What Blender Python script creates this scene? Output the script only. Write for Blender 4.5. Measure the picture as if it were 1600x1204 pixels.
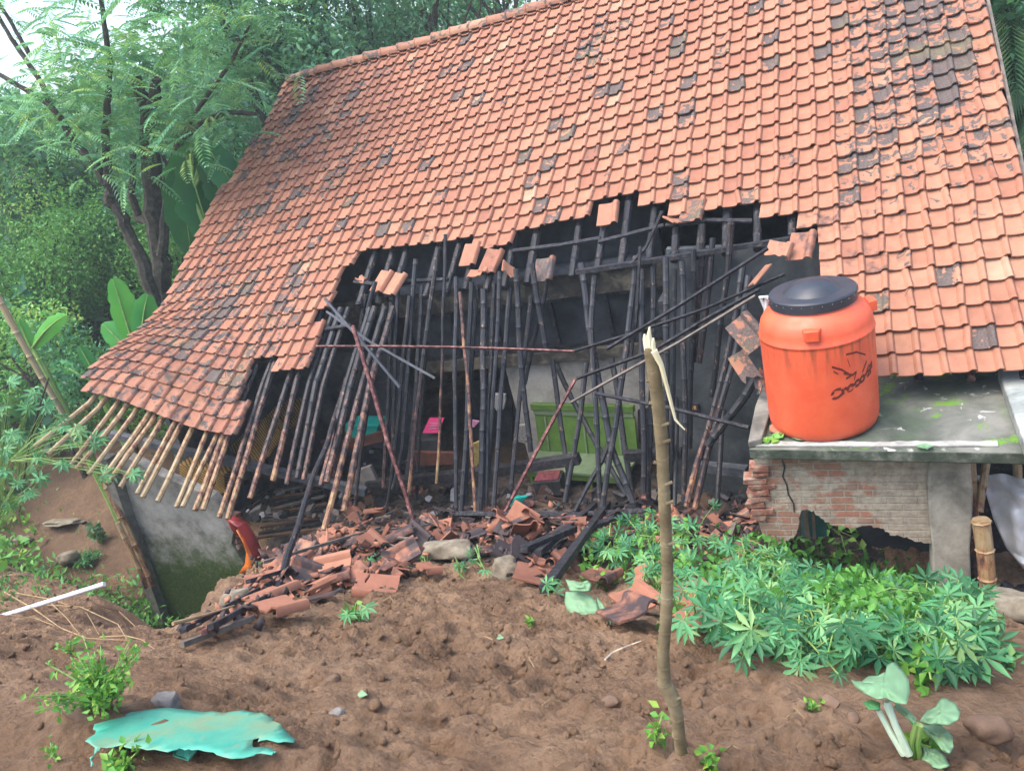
import bpy, bmesh, math, random
import numpy as np
from mathutils import Vector, Matrix, noise, Euler
R = math.radians
rnd = random.Random(7)
nr = np.random.default_rng(11)
scene = bpy.context.scene
for o in list(bpy.data.objects): bpy.data.objects.remove(o)

# ------------------------------------------------------------------ camera, sky, sun, exposure
CZ = 5.8                      # eye height above the floor of the house
FP = 1180.0                   # focal length in photo pixels (1600 wide)
W = np.array([[0.9100197638, -0.0661862397, -0.4092473716],
              [0.3423685044, -0.4366715343, 0.8319265462],
              [-0.2337687674, -0.8971830097, -0.3747196426]])
cd = bpy.data.cameras.new('camera'); cam = bpy.data.objects.new('camera', cd)
scene.collection.objects.link(cam); scene.camera = cam
cd.sensor_width = 36; cd.lens = FP / 1600 * 36; cd.clip_start = 0.05; cd.clip_end = 500
cam.matrix_world = Matrix(((W[0][0], -W[0][1], -W[0][2], 0), (W[1][0], -W[1][1], -W[1][2], 0),
                           (W[2][0], -W[2][1], -W[2][2], CZ), (0, 0, 0, 1)))
world = bpy.data.worlds.new('World'); scene.world = world; world.use_nodes = True
wn = world.node_tree.nodes; wl = world.node_tree.links
sky = wn.new('ShaderNodeTexSky'); sky.sky_type = 'NISHITA'; sky.sun_disc = False
SUN_EL, SUN_AZ = R(66), R(228)
sky.sun_elevation = SUN_EL; sky.sun_rotation = SUN_AZ; sky.dust_density = 4.0; sky.air_density = 1.0; sky.ozone_density = 1.0
wl.new(sky.outputs[0], wn['Background'].inputs[0]); wn['Background'].inputs[1].default_value = 0.15
sd = bpy.data.lights.new('sun', 'SUN'); sd.energy = 0.8; sd.angle = R(50); sd.color = (1.0, 0.97, 0.93)
so = bpy.data.objects.new('sun', sd); scene.collection.objects.link(so)
sdir = Vector((math.sin(SUN_AZ) * math.cos(SUN_EL), math.cos(SUN_AZ) * math.cos(SUN_EL), math.sin(SUN_EL)))
so.rotation_euler = sdir.to_track_quat('Z', 'Y').to_euler(); so.location = sdir * 50
scene.view_settings.view_transform = 'Standard'; scene.view_settings.look = 'None'
scene.view_settings.exposure = 1.75; scene.view_settings.gamma = 1.0
scene.cycles.max_bounces = 5; scene.cycles.diffuse_bounces = 3; scene.cycles.glossy_bounces = 2; scene.cycles.transmission_bounces = 3
scene.cycles.use_denoising = True

# ------------------------------------------------------------------ pixel helpers (measured points of the photo -> world)
def ray(px, py): return W @ np.array([(px - 800) / FP, (py - 602) / FP, 1.0])
def fix(v): return Vector((v[0], v[1], v[2] + CZ))
def at(px, py, Y=None, X=None, Z=None, D=None):
    v = ray(px, py)
    if Y is not None: s = Y / v[1]
    elif X is not None: s = X / v[0]
    elif Z is not None: s = (Z - CZ) / v[2]
    else: s = D
    return fix(v * s)
def proj(p):
    c = W.T @ np.array([p[0], p[1], p[2] - CZ]); return (c[0] / c[2] * FP + 800, c[1] / c[2] * FP + 602)
def proj_n(P):
    q = np.array(P) - np.array([0, 0, CZ]); c = q @ W
    return c[:, 0] / c[:, 2] * FP + 800, c[:, 1] / c[:, 2] * FP + 602
# roof plane: columns i along the ridge, rows j down the slope
RO = np.array([1.434, 10.712, -0.648 + CZ]); RA = np.array([0.2, 0, 0]); RB = np.array([-0.0045, -0.196, -0.131])
RN = np.cross(RA, -RB); RN /= np.linalg.norm(RN)
def sm(t): t = max(0.0, min(1.0, t)); return t * t * (3 - 2 * t)
def roofp(i, j, h=0.0):
    p = RO + RA * i + RB * j + RN * h
    lift = 0.82 * sm((-43.0 - i) / 13.0) * sm((j - 9.5) / 12.0)
    sag = -0.05 * sm((j - 0) / 10) * math.exp(-((i + 24) / 12.0) ** 2) + 0.02 * math.sin(i * .31 + 1) * math.sin(j * .23)
    return Vector((p[0], p[1], p[2] + lift + sag))
def on_roof(px, py, h=0.0):
    v = ray(px, py); q = RO + RN * h - np.array([0, 0, CZ]); s = (q @ RN) / (v @ RN); return fix(v * s)

# ------------------------------------------------------------------ noise
def vnoise(x, y, seed=0):
    xi = np.floor(x).astype(np.int64); yi = np.floor(y).astype(np.int64); xf = x - xi; yf = y - yi
    def h(a, b):
        n = (a * 374761393 + b * 668265263 + seed * 974634777) & 0xffffffff
        n = ((n ^ (n >> 13)) * 1274126177) & 0xffffffff
        return ((n ^ (n >> 16)) & 0xffff) / 65535.0
    u = xf * xf * (3 - 2 * xf); v = yf * yf * (3 - 2 * yf)
    return (h(xi, yi) * (1 - u) + h(xi + 1, yi) * u) * (1 - v) + (h(xi, yi + 1) * (1 - u) + h(xi + 1, yi + 1) * u) * v
def fbm(x, y, o=4, seed=0):
    s = 0; a = 1; t = 0
    for k in range(o):
        s = s + a * (vnoise(x * 2 ** k + k * 17.3, y * 2 ** k - k * 9.1, seed + k) - .5); t += a; a *= .5
    return s / t * 2
def worley(x, y, seed=0):
    xi = np.floor(x).astype(np.int64); yi = np.floor(y).astype(np.int64); best = np.full(np.shape(x), 9.0)
    for dx in (-1, 0, 1):
        for dy in (-1, 0, 1):
            a = xi + dx; b = yi + dy
            n = (a * 374761393 + b * 668265263 + seed * 1013) & 0xffffffff; n = ((n ^ (n >> 13)) * 1274126177) & 0xffffffff
            fx = (n & 0xff) / 255.0; fy = ((n >> 8) & 0xff) / 255.0
            best = np.minimum(best, (a + fx - x) ** 2 + (b + fy - y) ** 2)
    return np.sqrt(best)

# ------------------------------------------------------------------ objects
C = scene.collection
def tag(o, label=None, cat=None, group=None, kind=None):
    if label: o['label'] = label
    if cat: o['category'] = cat
    if group: o['group'] = group
    if kind: o['kind'] = kind
    return o
def empty(name, loc, label, cat, group=None):
    o = bpy.data.objects.new(name, None); C.objects.link(o); o.location = loc; o.empty_display_size = .1
    return tag(o, label, cat, group)
def root_loc(p):
    v = Vector((0, 0, 0))
    while p is not None: v += p.location; p = p.parent
    return v
class MB:
    def __init__(s): s.v = []; s.f = []; s.a = []; s.m = []; s.cur = (0.5, 0, 0); s.mi = 0
    def vert(s, p, a=None): s.v.append((p[0], p[1], p[2])); s.a.append(a or s.cur); return len(s.v) - 1
    def face(s, *ids): s.f.append(ids); s.m.append(s.mi)
    def box(s, c, size, rot=None, jit=0):
        c = Vector(c); M = rot.to_matrix() if rot else Matrix.Identity(3); ids = []
        for z in (-.5, .5):
            for x, y in ((-.5, -.5), (.5, -.5), (.5, .5), (-.5, .5)):
                q = Vector((x * size[0], y * size[1], z * size[2]))
                if jit: q += Vector((rnd.uniform(-jit, jit), rnd.uniform(-jit, jit), rnd.uniform(-jit, jit)))
                ids.append(s.vert(c + M @ q))
        a, b, c2, d, e, f, g, h = ids
        for q in ((d, c2, b, a), (e, f, g, h), (a, b, f, e), (b, c2, g, f), (c2, d, h, g), (d, a, e, h)): s.face(*q)
    def tube(s, pts, rad, n=8, cap=True, att=None, hollow=False):
        pts = [Vector(p) for p in pts]; rings = []; up = None
        for k, p in enumerate(pts):
            t = (pts[min(k + 1, len(pts) - 1)] - pts[max(k - 1, 0)])
            if t.length < 1e-9: t = Vector((0, 0, 1))
            t.normalize()
            if up is None: up = t.orthogonal().normalized()
            else:
                up = up - t * up.dot(t); up = up.normalized() if up.length > 1e-6 else t.orthogonal().normalized()
            w = t.cross(up); r = rad[k] if hasattr(rad, '__len__') else rad; at_ = att[k] if att else None
            rings.append([s.vert(p + (up * math.cos(q) + w * math.sin(q)) * r, at_) for q in [2 * math.pi * m / n for m in range(n)]])
        for a, b in zip(rings, rings[1:]):
            for m in range(n): s.face(a[m], a[(m + 1) % n], b[(m + 1) % n], b[m])
        if cap: s.face(*rings[0][::-1]); s.face(*rings[-1])
    def bar(s, p, q, w, t, up=Vector((0, 0, 1)), sag=0, n=1, att=None):
        p = Vector(p); q = Vector(q); d = (q - p).normalized(); side = d.cross(up)
        side = side.normalized() if side.length > 1e-4 else d.orthogonal().normalized(); u = side.cross(d).normalized(); prev = None
        for k in range(n + 1):
            f = k / n; c = p.lerp(q, f) + u * (-4 * sag * f * (1 - f)); wob = 1 + rnd.uniform(-.12, .12) if n > 1 else 1
            ring = [s.vert(c + side * (a * w / 2 * wob) + u * (b * t / 2), att) for a, b in ((-1, -1), (1, -1), (1, 1), (-1, 1))]
            if prev:
                for m in range(4): s.face(prev[m], prev[(m + 1) % 4], ring[(m + 1) % 4], ring[m])
            else: s.face(*ring[::-1])
            prev = ring
        s.face(*prev)
    def lathe(s, prof, n=40, c=(0, 0, 0), M=None):
        rings = []; c = Vector(c)
        for r, z in prof:
            ring = []
            for m in range(n):
                q = Vector((r * math.cos(2 * math.pi * m / n), r * math.sin(2 * math.pi * m / n), z))
                ring.append(s.vert(c + (M @ q if M else q)))
            rings.append(ring)
        for a, b in zip(rings, rings[1:]):
            for m in range(n): s.face(a[m], a[(m + 1) % n], b[(m + 1) % n], b[m])
        s.face(*rings[0][::-1]); s.face(*rings[-1])
    def prism(s, pts, d):
        """polygon (list of Vector) extruded by vector d"""
        a = [s.vert(p) for p in pts]; b = [s.vert(Vector(p) + d) for p in pts]; n = len(a)
        s.face(*a); s.face(*b[::-1])
        for k in range(n): s.face(a[k], b[k], b[(k + 1) % n], a[(k + 1) % n])
    def build(s, name, mats, parent=None, smooth=True, angle=40, origin=None, bevel=0):
        if not isinstance(mats, (list, tuple)): mats = [mats]
        vs = np.array(s.v, dtype=np.float64)
        if parent is not None: L = np.array(root_loc(parent))
        elif origin is not None: L = np.array(origin)
        else: L = np.array([vs[:, 0].mean(), vs[:, 1].mean(), vs[:, 2].min()])
        me = bpy.data.meshes.new(name); me.from_pydata((vs - L).tolist(), [], s.f)
        for m in mats: me.materials.append(m)
        if len(mats) > 1: me.polygons.foreach_set('material_index', s.m)
        at_ = me.attributes.new('tint', 'FLOAT_VECTOR', 'POINT'); at_.data.foreach_set('vector', np.array(s.a, dtype=np.float32).ravel())
        bm = bmesh.new(); bm.from_mesh(me); bmesh.ops.recalc_face_normals(bm, faces=bm.faces)
        if len(s.f) < 400: bmesh.ops.triangulate(bm, faces=[f for f in bm.faces if len(f.verts) > 8])
        bm.to_mesh(me); bm.free()
        if smooth:
            me.polygons.foreach_set('use_smooth', [True] * len(me.polygons)); me.set_sharp_from_angle(angle=R(angle))
        o = bpy.data.objects.new(name, me); C.objects.link(o)
        if parent is not None: o.parent = parent
        else: o.location = Vector(L.tolist())
        if bevel:
            b = o.modifiers.new('bevel', 'BEVEL'); b.width = bevel; b.segments = 2; b.limit_method = 'ANGLE'
        return o
def npmesh(name, V, F, mat, parent=None, tint=None, smooth=False):
    """numpy mesh: V (n,3), F (m,k) all faces with k corners"""
    V = np.asarray(V, np.float64); F = np.asarray(F, np.int32); k = F.shape[1]
    L = np.array(root_loc(parent)) if parent is not None else np.array([V[:, 0].mean(), V[:, 1].mean(), V[:, 2].min()])
    me = bpy.data.meshes.new(name); me.vertices.add(len(V)); me.vertices.foreach_set('co', (V - L).astype(np.float32).ravel())
    me.loops.add(F.size); me.loops.foreach_set('vertex_index', F.ravel())
    me.polygons.add(len(F)); me.polygons.foreach_set('loop_start', np.arange(len(F), dtype=np.int32) * k)
    try: me.polygons.foreach_set('loop_total', np.full(len(F), k, dtype=np.int32))
    except Exception: pass
    if tint is not None:
        a = me.attributes.new('tint', 'FLOAT_VECTOR', 'POINT'); a.data.foreach_set('vector', np.asarray(tint, np.float32).ravel())
    me.materials.append(mat); me.update(calc_edges=True); me.validate()
    if smooth: me.polygons.foreach_set('use_smooth', [True] * len(me.polygons))
    o = bpy.data.objects.new(name, me); C.objects.link(o)
    if parent is not None: o.parent = parent
    else: o.location = Vector(L.tolist())
    return o

# ------------------------------------------------------------------ materials
def newmat(name, rough=.8, spec=.3):
    m = bpy.data.materials.new(name); m.use_nodes = True; nt = m.node_tree; b = nt.nodes['Principled BSDF']
    b.inputs['Roughness'].default_value = rough; b.inputs['Specular IOR Level'].default_value = spec
    return m, nt, b
def N(nt, t, **k):
    n = nt.nodes.new(t)
    for a, v in k.items():
        if a.startswith('i_'): n.inputs[a[2:].replace('_', ' ')].default_value = v
        else: setattr(n, a, v)
    return n
def noise_n(nt, scale, detail=4, rough=.55, coord=None, vec=None, dist=0):
    n = N(nt, 'ShaderNodeTexNoise'); n.inputs['Scale'].default_value = scale; n.inputs['Detail'].default_value = detail
    n.inputs['Roughness'].default_value = rough; n.inputs['Distortion'].default_value = dist
    if vec is not None: nt.links.new(vec, n.inputs['Vector'])
    return n
def ramp(nt, fac, stops, interp='LINEAR'):
    r = N(nt, 'ShaderNodeValToRGB'); r.color_ramp.interpolation = interp; e = r.color_ramp.elements
    while len(e) < len(stops): e.new(.5)
    for k, (p, c) in enumerate(stops): e[k].position = p; e[k].color = (*c, 1) if len(c) == 3 else c
    nt.links.new(fac, r.inputs[0]); return r.outputs[0]
def mix(nt, fac, a, b, mode='MIX'):
    m = N(nt, 'ShaderNodeMix', data_type='RGBA', blend_type=mode)
    for sk, v in ((m.inputs[0], fac), (m.inputs[6], a), (m.inputs[7], b)):
        if hasattr(v, 'is_linked'): nt.links.new(v, sk)
        elif isinstance(v, tuple): sk.default_value = (*v, 1) if len(v) == 3 else v
        else: sk.default_value = v
    return m.outputs[2]
def math_n(nt, op, a, b=None, clamp=False):
    m = N(nt, 'ShaderNodeMath', operation=op, use_clamp=clamp)
    for k, v in ((0, a), (1, b)):
        if v is None: continue
        if hasattr(v, 'is_linked'): nt.links.new(v, m.inputs[k])
        else: m.inputs[k].default_value = v
    return m.outputs[0]
def step_n(nt, v, lo, hi):
    m = N(nt, 'ShaderNodeMapRange', interpolation_type='SMOOTHSTEP'); nt.links.new(v, m.inputs[0])
    m.inputs[1].default_value = lo; m.inputs[2].default_value = hi; return m.outputs[0]
def bump(nt, b, h, strength=.4, dist=.01):
    n = N(nt, 'ShaderNodeBump'); n.inputs['Strength'].default_value = strength; n.inputs['Distance'].default_value = dist
    nt.links.new(h, n.inputs['Height']); nt.links.new(n.outputs[0], b.inputs['Normal'])
def tintv(nt):
    a = N(nt, 'ShaderNodeAttribute', attribute_name='tint'); s = N(nt, 'ShaderNodeSeparateXYZ'); nt.links.new(a.outputs['Vector'], s.inputs[0]); return s.outputs
def objc(nt):
    return N(nt, 'ShaderNodeTexCoord').outputs['Object']
def geop(nt):
    return N(nt, 'ShaderNodeNewGeometry').outputs['Position']
def simple(name, stops, scale=6, rough=.8, spec=.3, bs=.3, bd=.01, detail=6, pos=False, bscale=None):
    m, nt, b = newmat(name, rough, spec); v = geop(nt) if pos else objc(nt)
    n = noise_n(nt, scale, detail, .6, vec=v); nt.links.new(ramp(nt, n.outputs[0], stops), b.inputs['Base Color'])
    n2 = noise_n(nt, bscale or scale * 4, 5, .65, vec=v); bump(nt, b, n2.outputs[0], bs, bd); return m

def mat_tile():
    # tint: x shade, y lichen amount, z soot amount
    m, nt, b = newmat('clay_tile', .72, .35); x, y, z = tintv(nt); P = geop(nt)
    base = ramp(nt, x, [(0, (.18, .080, .052)), (.3, (.31, .132, .082)), (.6, (.385, .180, .110)), (.85, (.42, .22, .138)), (1, (.44, .30, .20))])
    n1 = noise_n(nt, 9, 6, .65, vec=P); base = mix(nt, .55, base, ramp(nt, n1.outputs[0], [(.3, (.55, .5, .48)), (.7, (1.0, 1.0, 1.0))]), 'MULTIPLY')
    n2 = noise_n(nt, 8.5, 5, .58, vec=P, dist=.7)
    thr = math_n(nt, 'ADD', n2.outputs[0], math_n(nt, 'MULTIPLY', y, .62)); li = step_n(nt, thr, .735, .785)
    n3 = noise_n(nt, 60, 3, .6, vec=P); lic = ramp(nt, n3.outputs[0], [(.3, (.06, .046, .042)), (.7, (.14, .108, .095))])
    col = mix(nt, li, base, lic)
    n4 = noise_n(nt, 7, 4, .6, vec=P); th2 = math_n(nt, 'ADD', n4.outputs[0], z); so_ = step_n(nt, th2, .78, 1.05)
    col = mix(nt, math_n(nt, 'MULTIPLY', so_, .93), col, (.035, .033, .038))
    n5 = noise_n(nt, 2.2, 3, .5, vec=P); mossy = math_n(nt, 'MULTIPLY', step_n(nt, n5.outputs[0], .52, .75), math_n(nt, 'MULTIPLY', y, .45))
    col = mix(nt, mossy, col, (.20, .19, .06))
    nt.links.new(col, b.inputs['Base Color']); nb = noise_n(nt, 110, 4, .6, vec=P); bump(nt, b, nb.outputs[0], .25, .004); return m
TILE = mat_tile()
def mat_bamboo(name, char_bias):
    # tint: x char, y random
    m, nt, b = newmat(name, .55, .4); x, y, z = tintv(nt); P = geop(nt)
    mp = N(nt, 'ShaderNodeMapping'); mp.inputs['Scale'].default_value = (1, 1, .35); nt.links.new(P, mp.inputs[0])
    n = noise_n(nt, 13, 6, .75, vec=mp.outputs[0]); th = math_n(nt, 'ADD', math_n(nt, 'SUBTRACT', math_n(nt, 'MULTIPLY', n.outputs[0], 2.0), .5), math_n(nt, 'ADD', math_n(nt, 'MULTIPLY', x, 1.15), char_bias))
    c = ramp(nt, math_n(nt, 'MULTIPLY', th, .5), [(.18, (.37, .29, .17)), (.30, (.30, .20, .10)), (.37, (.24, .115, .06)), (.44, (.10, .05, .045)), (.52, (.028, .022, .024)), (.62, (.014, .015, .019)), (.9, (.026, .029, .036))])
    nf = noise_n(nt, 38, 3, .6, vec=mp.outputs[0], dist=.5); nf2 = noise_n(nt, 3.5, 3, .5, vec=P); c = mix(nt, math_n(nt, 'MULTIPLY', math_n(nt, 'MULTIPLY', step_n(nt, nf.outputs[0], .60, .66), step_n(nt, nf2.outputs[0], .47, .60)), .75), c, (.30, .17, .08))
    nt.links.new(c, b.inputs['Base Color']); n2 = noise_n(nt, 70, 4, .6, vec=P); bump(nt, b, n2.outputs[0], .5, .004); return m
BAMBOO = mat_bamboo('burnt_bamboo', 0.0)
CHAR = simple('charred_wood', [(.3, (.010, .010, .013)), (.5, (.026, .026, .032)), (.64, (.06, .058, .064)), (.75, (.15, .105, .08))], 19, .6, .35, .9, .02, pos=True)
REDWOOD = simple('scorched_red_timber', [(.34, (.025, .02, .023)), (.47, (.12, .045, .045)), (.58, (.23, .10, .09)), (.75, (.38, .25, .22))], 17, .7, .3, .4, .006, pos=True)
TIMBER = simple('grey_timber', [(.3, (.09, .08, .07)), (.7, (.22, .19, .16))], 9, .85, .2, .4, pos=True)

def mat_ground():
    # tint: x moss, y dampness, z scorch
    m, nt, b = newmat('mud', .85, .25); x, y, z = tintv(nt); P = geop(nt)
    n = noise_n(nt, 1.6, 8, .65, vec=P); n2 = noise_n(nt, 14, 6, .7, vec=P)
    c = ramp(nt, n.outputs[0], [(.25, (.19, .112, .066)), (.42, (.325, .203, .122)), (.55, (.44, .285, .176)), (.75, (.51, .345, .222))])
    c = mix(nt, .6, c, ramp(nt, n2.outputs[0], [(.35, (.42, .39, .37)), (.6, (1.05, 1.03, 1.0))]), 'MULTIPLY')
    c = mix(nt, math_n(nt, 'MULTIPLY', y, .6, True), c, (.10, .062, .040))
    n3 = noise_n(nt, 6, 7, .7, vec=P); mo = step_n(nt, math_n(nt, 'ADD', n3.outputs[0], math_n(nt, 'MULTIPLY', x, .7)), .72, .86)
    n4 = noise_n(nt, 30, 4, .7, vec=P)
    c = mix(nt, mo, c, ramp(nt, n4.outputs[0], [(.3, (.02, .04, .012)), (.6, (.05, .085, .022)), (.8, (.10, .14, .04))]))
    c = mix(nt, z, c, (.03, .028, .028))
    sp = noise_n(nt, 150, 2, .5, vec=P); c = mix(nt, math_n(nt, 'MULTIPLY', step_n(nt, sp.outputs[0], .66, .72), .5), c, (.42, .30, .2))
    nt.links.new(c, b.inputs['Base Color']); n5 = noise_n(nt, 24, 9, .78, vec=P); vo = N(nt, 'ShaderNodeTexVoronoi'); vo.inputs['Scale'].default_value = 42; nt.links.new(P, vo.inputs[0]); hh = math_n(nt, 'SUBTRACT', math_n(nt, 'MULTIPLY', n5.outputs[0], 1.6), math_n(nt, 'MULTIPLY', vo.outputs[0], .5)); bump(nt, b, hh, 1.0, .045); return m
GROUND = mat_ground()
def mat_leaf(name, stops, rough=.45, trans=.35, tcol=(.25, .5, .08)):
    m, nt, b = newmat(name, rough, .4); x, y, z = tintv(nt); P = geop(nt)
    n = noise_n(nt, 3, 3, .5, vec=P); v = math_n(nt, 'ADD', x, math_n(nt, 'MULTIPLY', math_n(nt, 'SUBTRACT', n.outputs[0], .5), .5), clamp=True)
    c = ramp(nt, v, stops); nt.links.new(c, b.inputs['Base Color'])
    t = N(nt, 'ShaderNodeBsdfTranslucent'); nt.links.new(mix(nt, .5, c, tcol), t.inputs[0]); ms = N(nt, 'ShaderNodeMixShader'); ms.inputs[0].default_value = trans
    nt.links.new(b.outputs[0], ms.inputs[1]); nt.links.new(t.outputs[0], ms.inputs[2]); nt.links.new(ms.outputs[0], nt.nodes['Material Output'].inputs[0]); return m
LEAF_FEATHER = mat_leaf('feathery_leaf', [(0, (.05, .16, .10)), (.5, (.12, .35, .20)), (.8, (.22, .50, .25)), (1, (.40, .58, .16))])
LEAF_DARK = mat_leaf('dark_leaf', [(0, (.02, .08, .05)), (.6, (.04, .19, .10)), (1, (.09, .34, .15))])
LEAF_BUSH = mat_leaf('bush_leaf', [(0, (.04, .14, .04)), (.5, (.12, .36, .09)), (.85, (.24, .52, .12)), (1, (.45, .52, .12))])
LEAF_BANANA = mat_leaf('banana_leaf', [(0, (.012, .10, .045)), (.5, (.04, .26, .07)), (1, (.13, .48, .07))], .35, .3)
LEAF_PALM = mat_leaf('palm_leaf', [(0, (.035, .09, .05)), (.6, (.08, .18, .10)), (1, (.2, .3, .14))])
LEAF_CASS = mat_leaf('cassava_leaf', [(0, (.015, .08, .03)), (.45, (.035, .17, .07)), (.8, (.08, .29, .11)), (.93, (.15, .38, .16)), (1, (.22, .40, .15))], .5, .25)
LEAF_BRIGHT = mat_leaf('bright_leaf', [(0, (.05, .18, .03)), (.6, (.11, .33, .05)), (1, (.28, .45, .07))], .5, .3)
LEAF_TARO = mat_leaf('pale_taro_leaf', [(0, (.11, .24, .12)), (.6, (.17, .34, .18)), (1, (.25, .42, .25))], .55, .25)
STALK = simple('green_stalk', [(.3, (.12, .26, .06)), (.7, (.28, .40, .12))], 8, .5)
BARK = simple('dark_bark', [(.3, (.03, .026, .022)), (.55, (.075, .065, .05)), (.8, (.16, .15, .12))], 9, .9, .2, .9, .03, pos=True)

# ------------------------------------------------------------------ terrain
PY = [-6, 0, 1.25, 2.5, 3.6, 4.6, 5.5, 6.5, 7.3, 8.2, 9, 30, 60, 120]
PZ = [-1.35, -1.5, -1.72, -2.6, -3.3, -3.98, -4.42, -4.78, -5.15, -5.65, -5.78, -5.6, -3.5, 2]
PIT = np.array([(-5.35, 3.0), (-4.75, 2.35), (-4.2, 2.35), (-3.95, 2.7), (-4.75, 3.6), (-5.6, 4.6), (-6.05, 5.6), (-6.3, 7.0), (-7.4, 8.6), (-30, 20), (-30, 9), (-12, 5.2), (-8, 3.9)])
def poly_sd(X, Y, P):
    d = np.full(np.shape(X), 1e9); ins = np.zeros(np.shape(X), bool); n = len(P)
    for k in range(n):
        ax, ay = P[k]; bx, by = P[(k + 1) % n]; ex, ey = bx - ax, by - ay
        t = np.clip(((X - ax) * ex + (Y - ay) * ey) / (ex * ex + ey * ey), 0, 1)
        d = np.minimum(d, np.hypot(X - ax - t * ex, Y - ay - t * ey))
        c = ((ay > Y) != (by > Y)) & (X < (bx - ax) * (Y - ay) / (by - ay + 1e-12) + ax); ins ^= c
    return np.where(ins, d, -d)
def sst(t): t = np.clip(t, 0, 1); return t * t * (3 - 2 * t)
def lum_(X, Y): return sst(fbm(X * .9 + 1, Y * .9, 2, 88) * 2 + .35)
def hz(X, Y, fine=True):
    X = np.asarray(X, float); Y = np.asarray(Y, float)
    z = np.interp(Y, PY, PZ)
    z = z + .10 * fbm(X * .5 + 3, Y * .5, 2, 5) * sst((9 - Y) / 2)
    z = z - .25 * sst((X - .3) / 1.5) * sst((Y - 1.5) / 2) * sst((7 - Y) / 2)
    z = z - .55 * sst((X + .75) / .5) * sst((Y - 4.9) / 1.1) * sst((8.5 - Y) / 2)
    d = poly_sd(X + .12 * fbm(X * 2, Y * 2, 3, 9), Y + .12 * fbm(X * 2 + 9, Y * 2, 3, 8), PIT); w = sst(d / (1.0 + .3 * np.clip(Y - 3, 0, 3)))
    pitz = np.interp(Y, [2, 4.5, 6, 7, 9, 14, 25], [-5.6, -6.4, -6.45, -5.9, -5.0, -4.9, -4.6])
    z = z * (1 - w) + pitz * w
    # the ground left of the house climbs into a planted hillside
    z = z + 3.2 * sst((-12 - X) / 14) * sst((Y - 6) / 10)
    if fine:
        a = sst((8.3 - Y) / 1.0); a = np.maximum(a, sst((-8.6 - X) / 1))
        lum = sst(fbm(X * 1.1 + 5, Y * 1.1, 3, 33) * 1.6 + .55)
        rg = 1 - np.abs(fbm(X * 5.5, Y * 5.5, 5, 61)) * 2.2; f = .06 * fbm(X * 2.6, Y * 2.6, 5, 21) + .030 * fbm(X * 13, Y * 13, 4, 23) * (.4 + lum) + .030 * (rg - .6) + .03 * (np.round(fbm(X * 8, Y * 8, 4, 66) * 4) / 4) - .05 * np.exp(-np.abs(fbm(X * 3.4 + 7, Y * 3.4, 5, 77)) / .045) * lum_(X, Y); wv = worley(X * 7 + .5 * fbm(X * 6, Y * 6, 2, 3), Y * 7, 4)
        f = f + (.060 * (0.5 - wv) + .034 * (0.5 - worley(X * 15 + .3 * fbm(X * 20, Y * 20, 2, 8), Y * 15, 6)) + .018 * (.5 - worley(X * 34, Y * 34, 7))) * (.18 + 1.0 * lum)
        f = f - .07 * sst(1 - np.abs(fbm(X * .9 + 2, Y * .9, 4, 44)) / .035) * sst(fbm(X * .7, Y * .7, 2, 55) * 3)
        z = z + f * a
    return z + CZ
def axis(a, b, s, lo, hi, g=1.06):
    m = list(np.arange(a, b, s)); st = s; x = a; left = []
    while x > lo: st *= g; x -= st; left.append(x)
    st = s; x = m[-1]; right = []
    while x < hi: st *= g; x += st; right.append(x)
    return np.array(left[::-1] + m + right)
xs = axis(-5.0, 1.3, .017, -90, 60, 1.035); ys = axis(.7, 4.8, .017, -8, 130, 1.03)
GX, GY = np.meshgrid(xs, ys); GZ = hz(GX, GY)
nx, ny = len(xs), len(ys); idx = np.arange(nx * ny).reshape(ny, nx)
F = np.stack([idx[:-1, :-1], idx[:-1, 1:], idx[1:, 1:], idx[1:, :-1]], -1).reshape(-1, 4)
pd = poly_sd(GX, GY, PIT)
moss = np.where((pd > .5), .35 + .45 * sst((6.8 - GY) / 1.5), 0) + .5 * sst((GY - 11) / 4) + .35 * sst((-5.0 - GX) / 1.5) * sst((pd + .8) / .4) * (pd < .5)
moss = np.where((GX > -7.5) & (GY > 8), 0, moss); moss = moss - .35 * np.exp(-(((GX + 12.5) / 2.2) ** 2 + ((GY - 8.3) / 1.8) ** 2))
damp = np.clip(.9 * fbm(GX * .8, GY * .8, 4, 71) + .25 * sst((1.8 - GY) / 1) + 1.2 * sst((-8.5 - GX) / 1) * sst((GY - 4) / 1), 0, 1.4)
hp = sst((GX + 7.4) / 1) * sst((.1 - GX) / .6) * sst((GY - 5.0 + .5 * fbm(GX, GY, 3, 5)) / .5) * sst((9 - GY) / 1) * .8
sc_ = .65 * sst((GX + 7.6) / .5) * sst((GY - 7.2) / .8) * sst((20 - GY) / 2); sc_ = np.maximum(sc_, hp)
npmesh('ground', np.stack([GX, GY, GZ], -1).reshape(-1, 3), F, GROUND, None, np.stack([moss, damp, sc_], -1).reshape(-1, 3), True)
tag(bpy.data.objects['ground'], 'brown landslide mud sloping down to the burnt house', 'ground', kind='structure')
def G(px, py, dz=0.0):
    v = ray(px, py); t = np.arange(1.0, 40, .06); k = np.argmax(v[2] * t + CZ < hz(v[0] * t, v[1] * t, False)); t0 = t[k]
    t = np.arange(t0 - .35, t0 + .35, .006); h = hz(v[0] * t, v[1] * t); k = int(np.argmax(v[2] * t + CZ < h))
    return Vector((v[0] * t[k], v[1] * t[k], float(h[k]) + dz))
def gz(x, y): return float(hz(np.array([x]), np.array([y]))[0])

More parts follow.
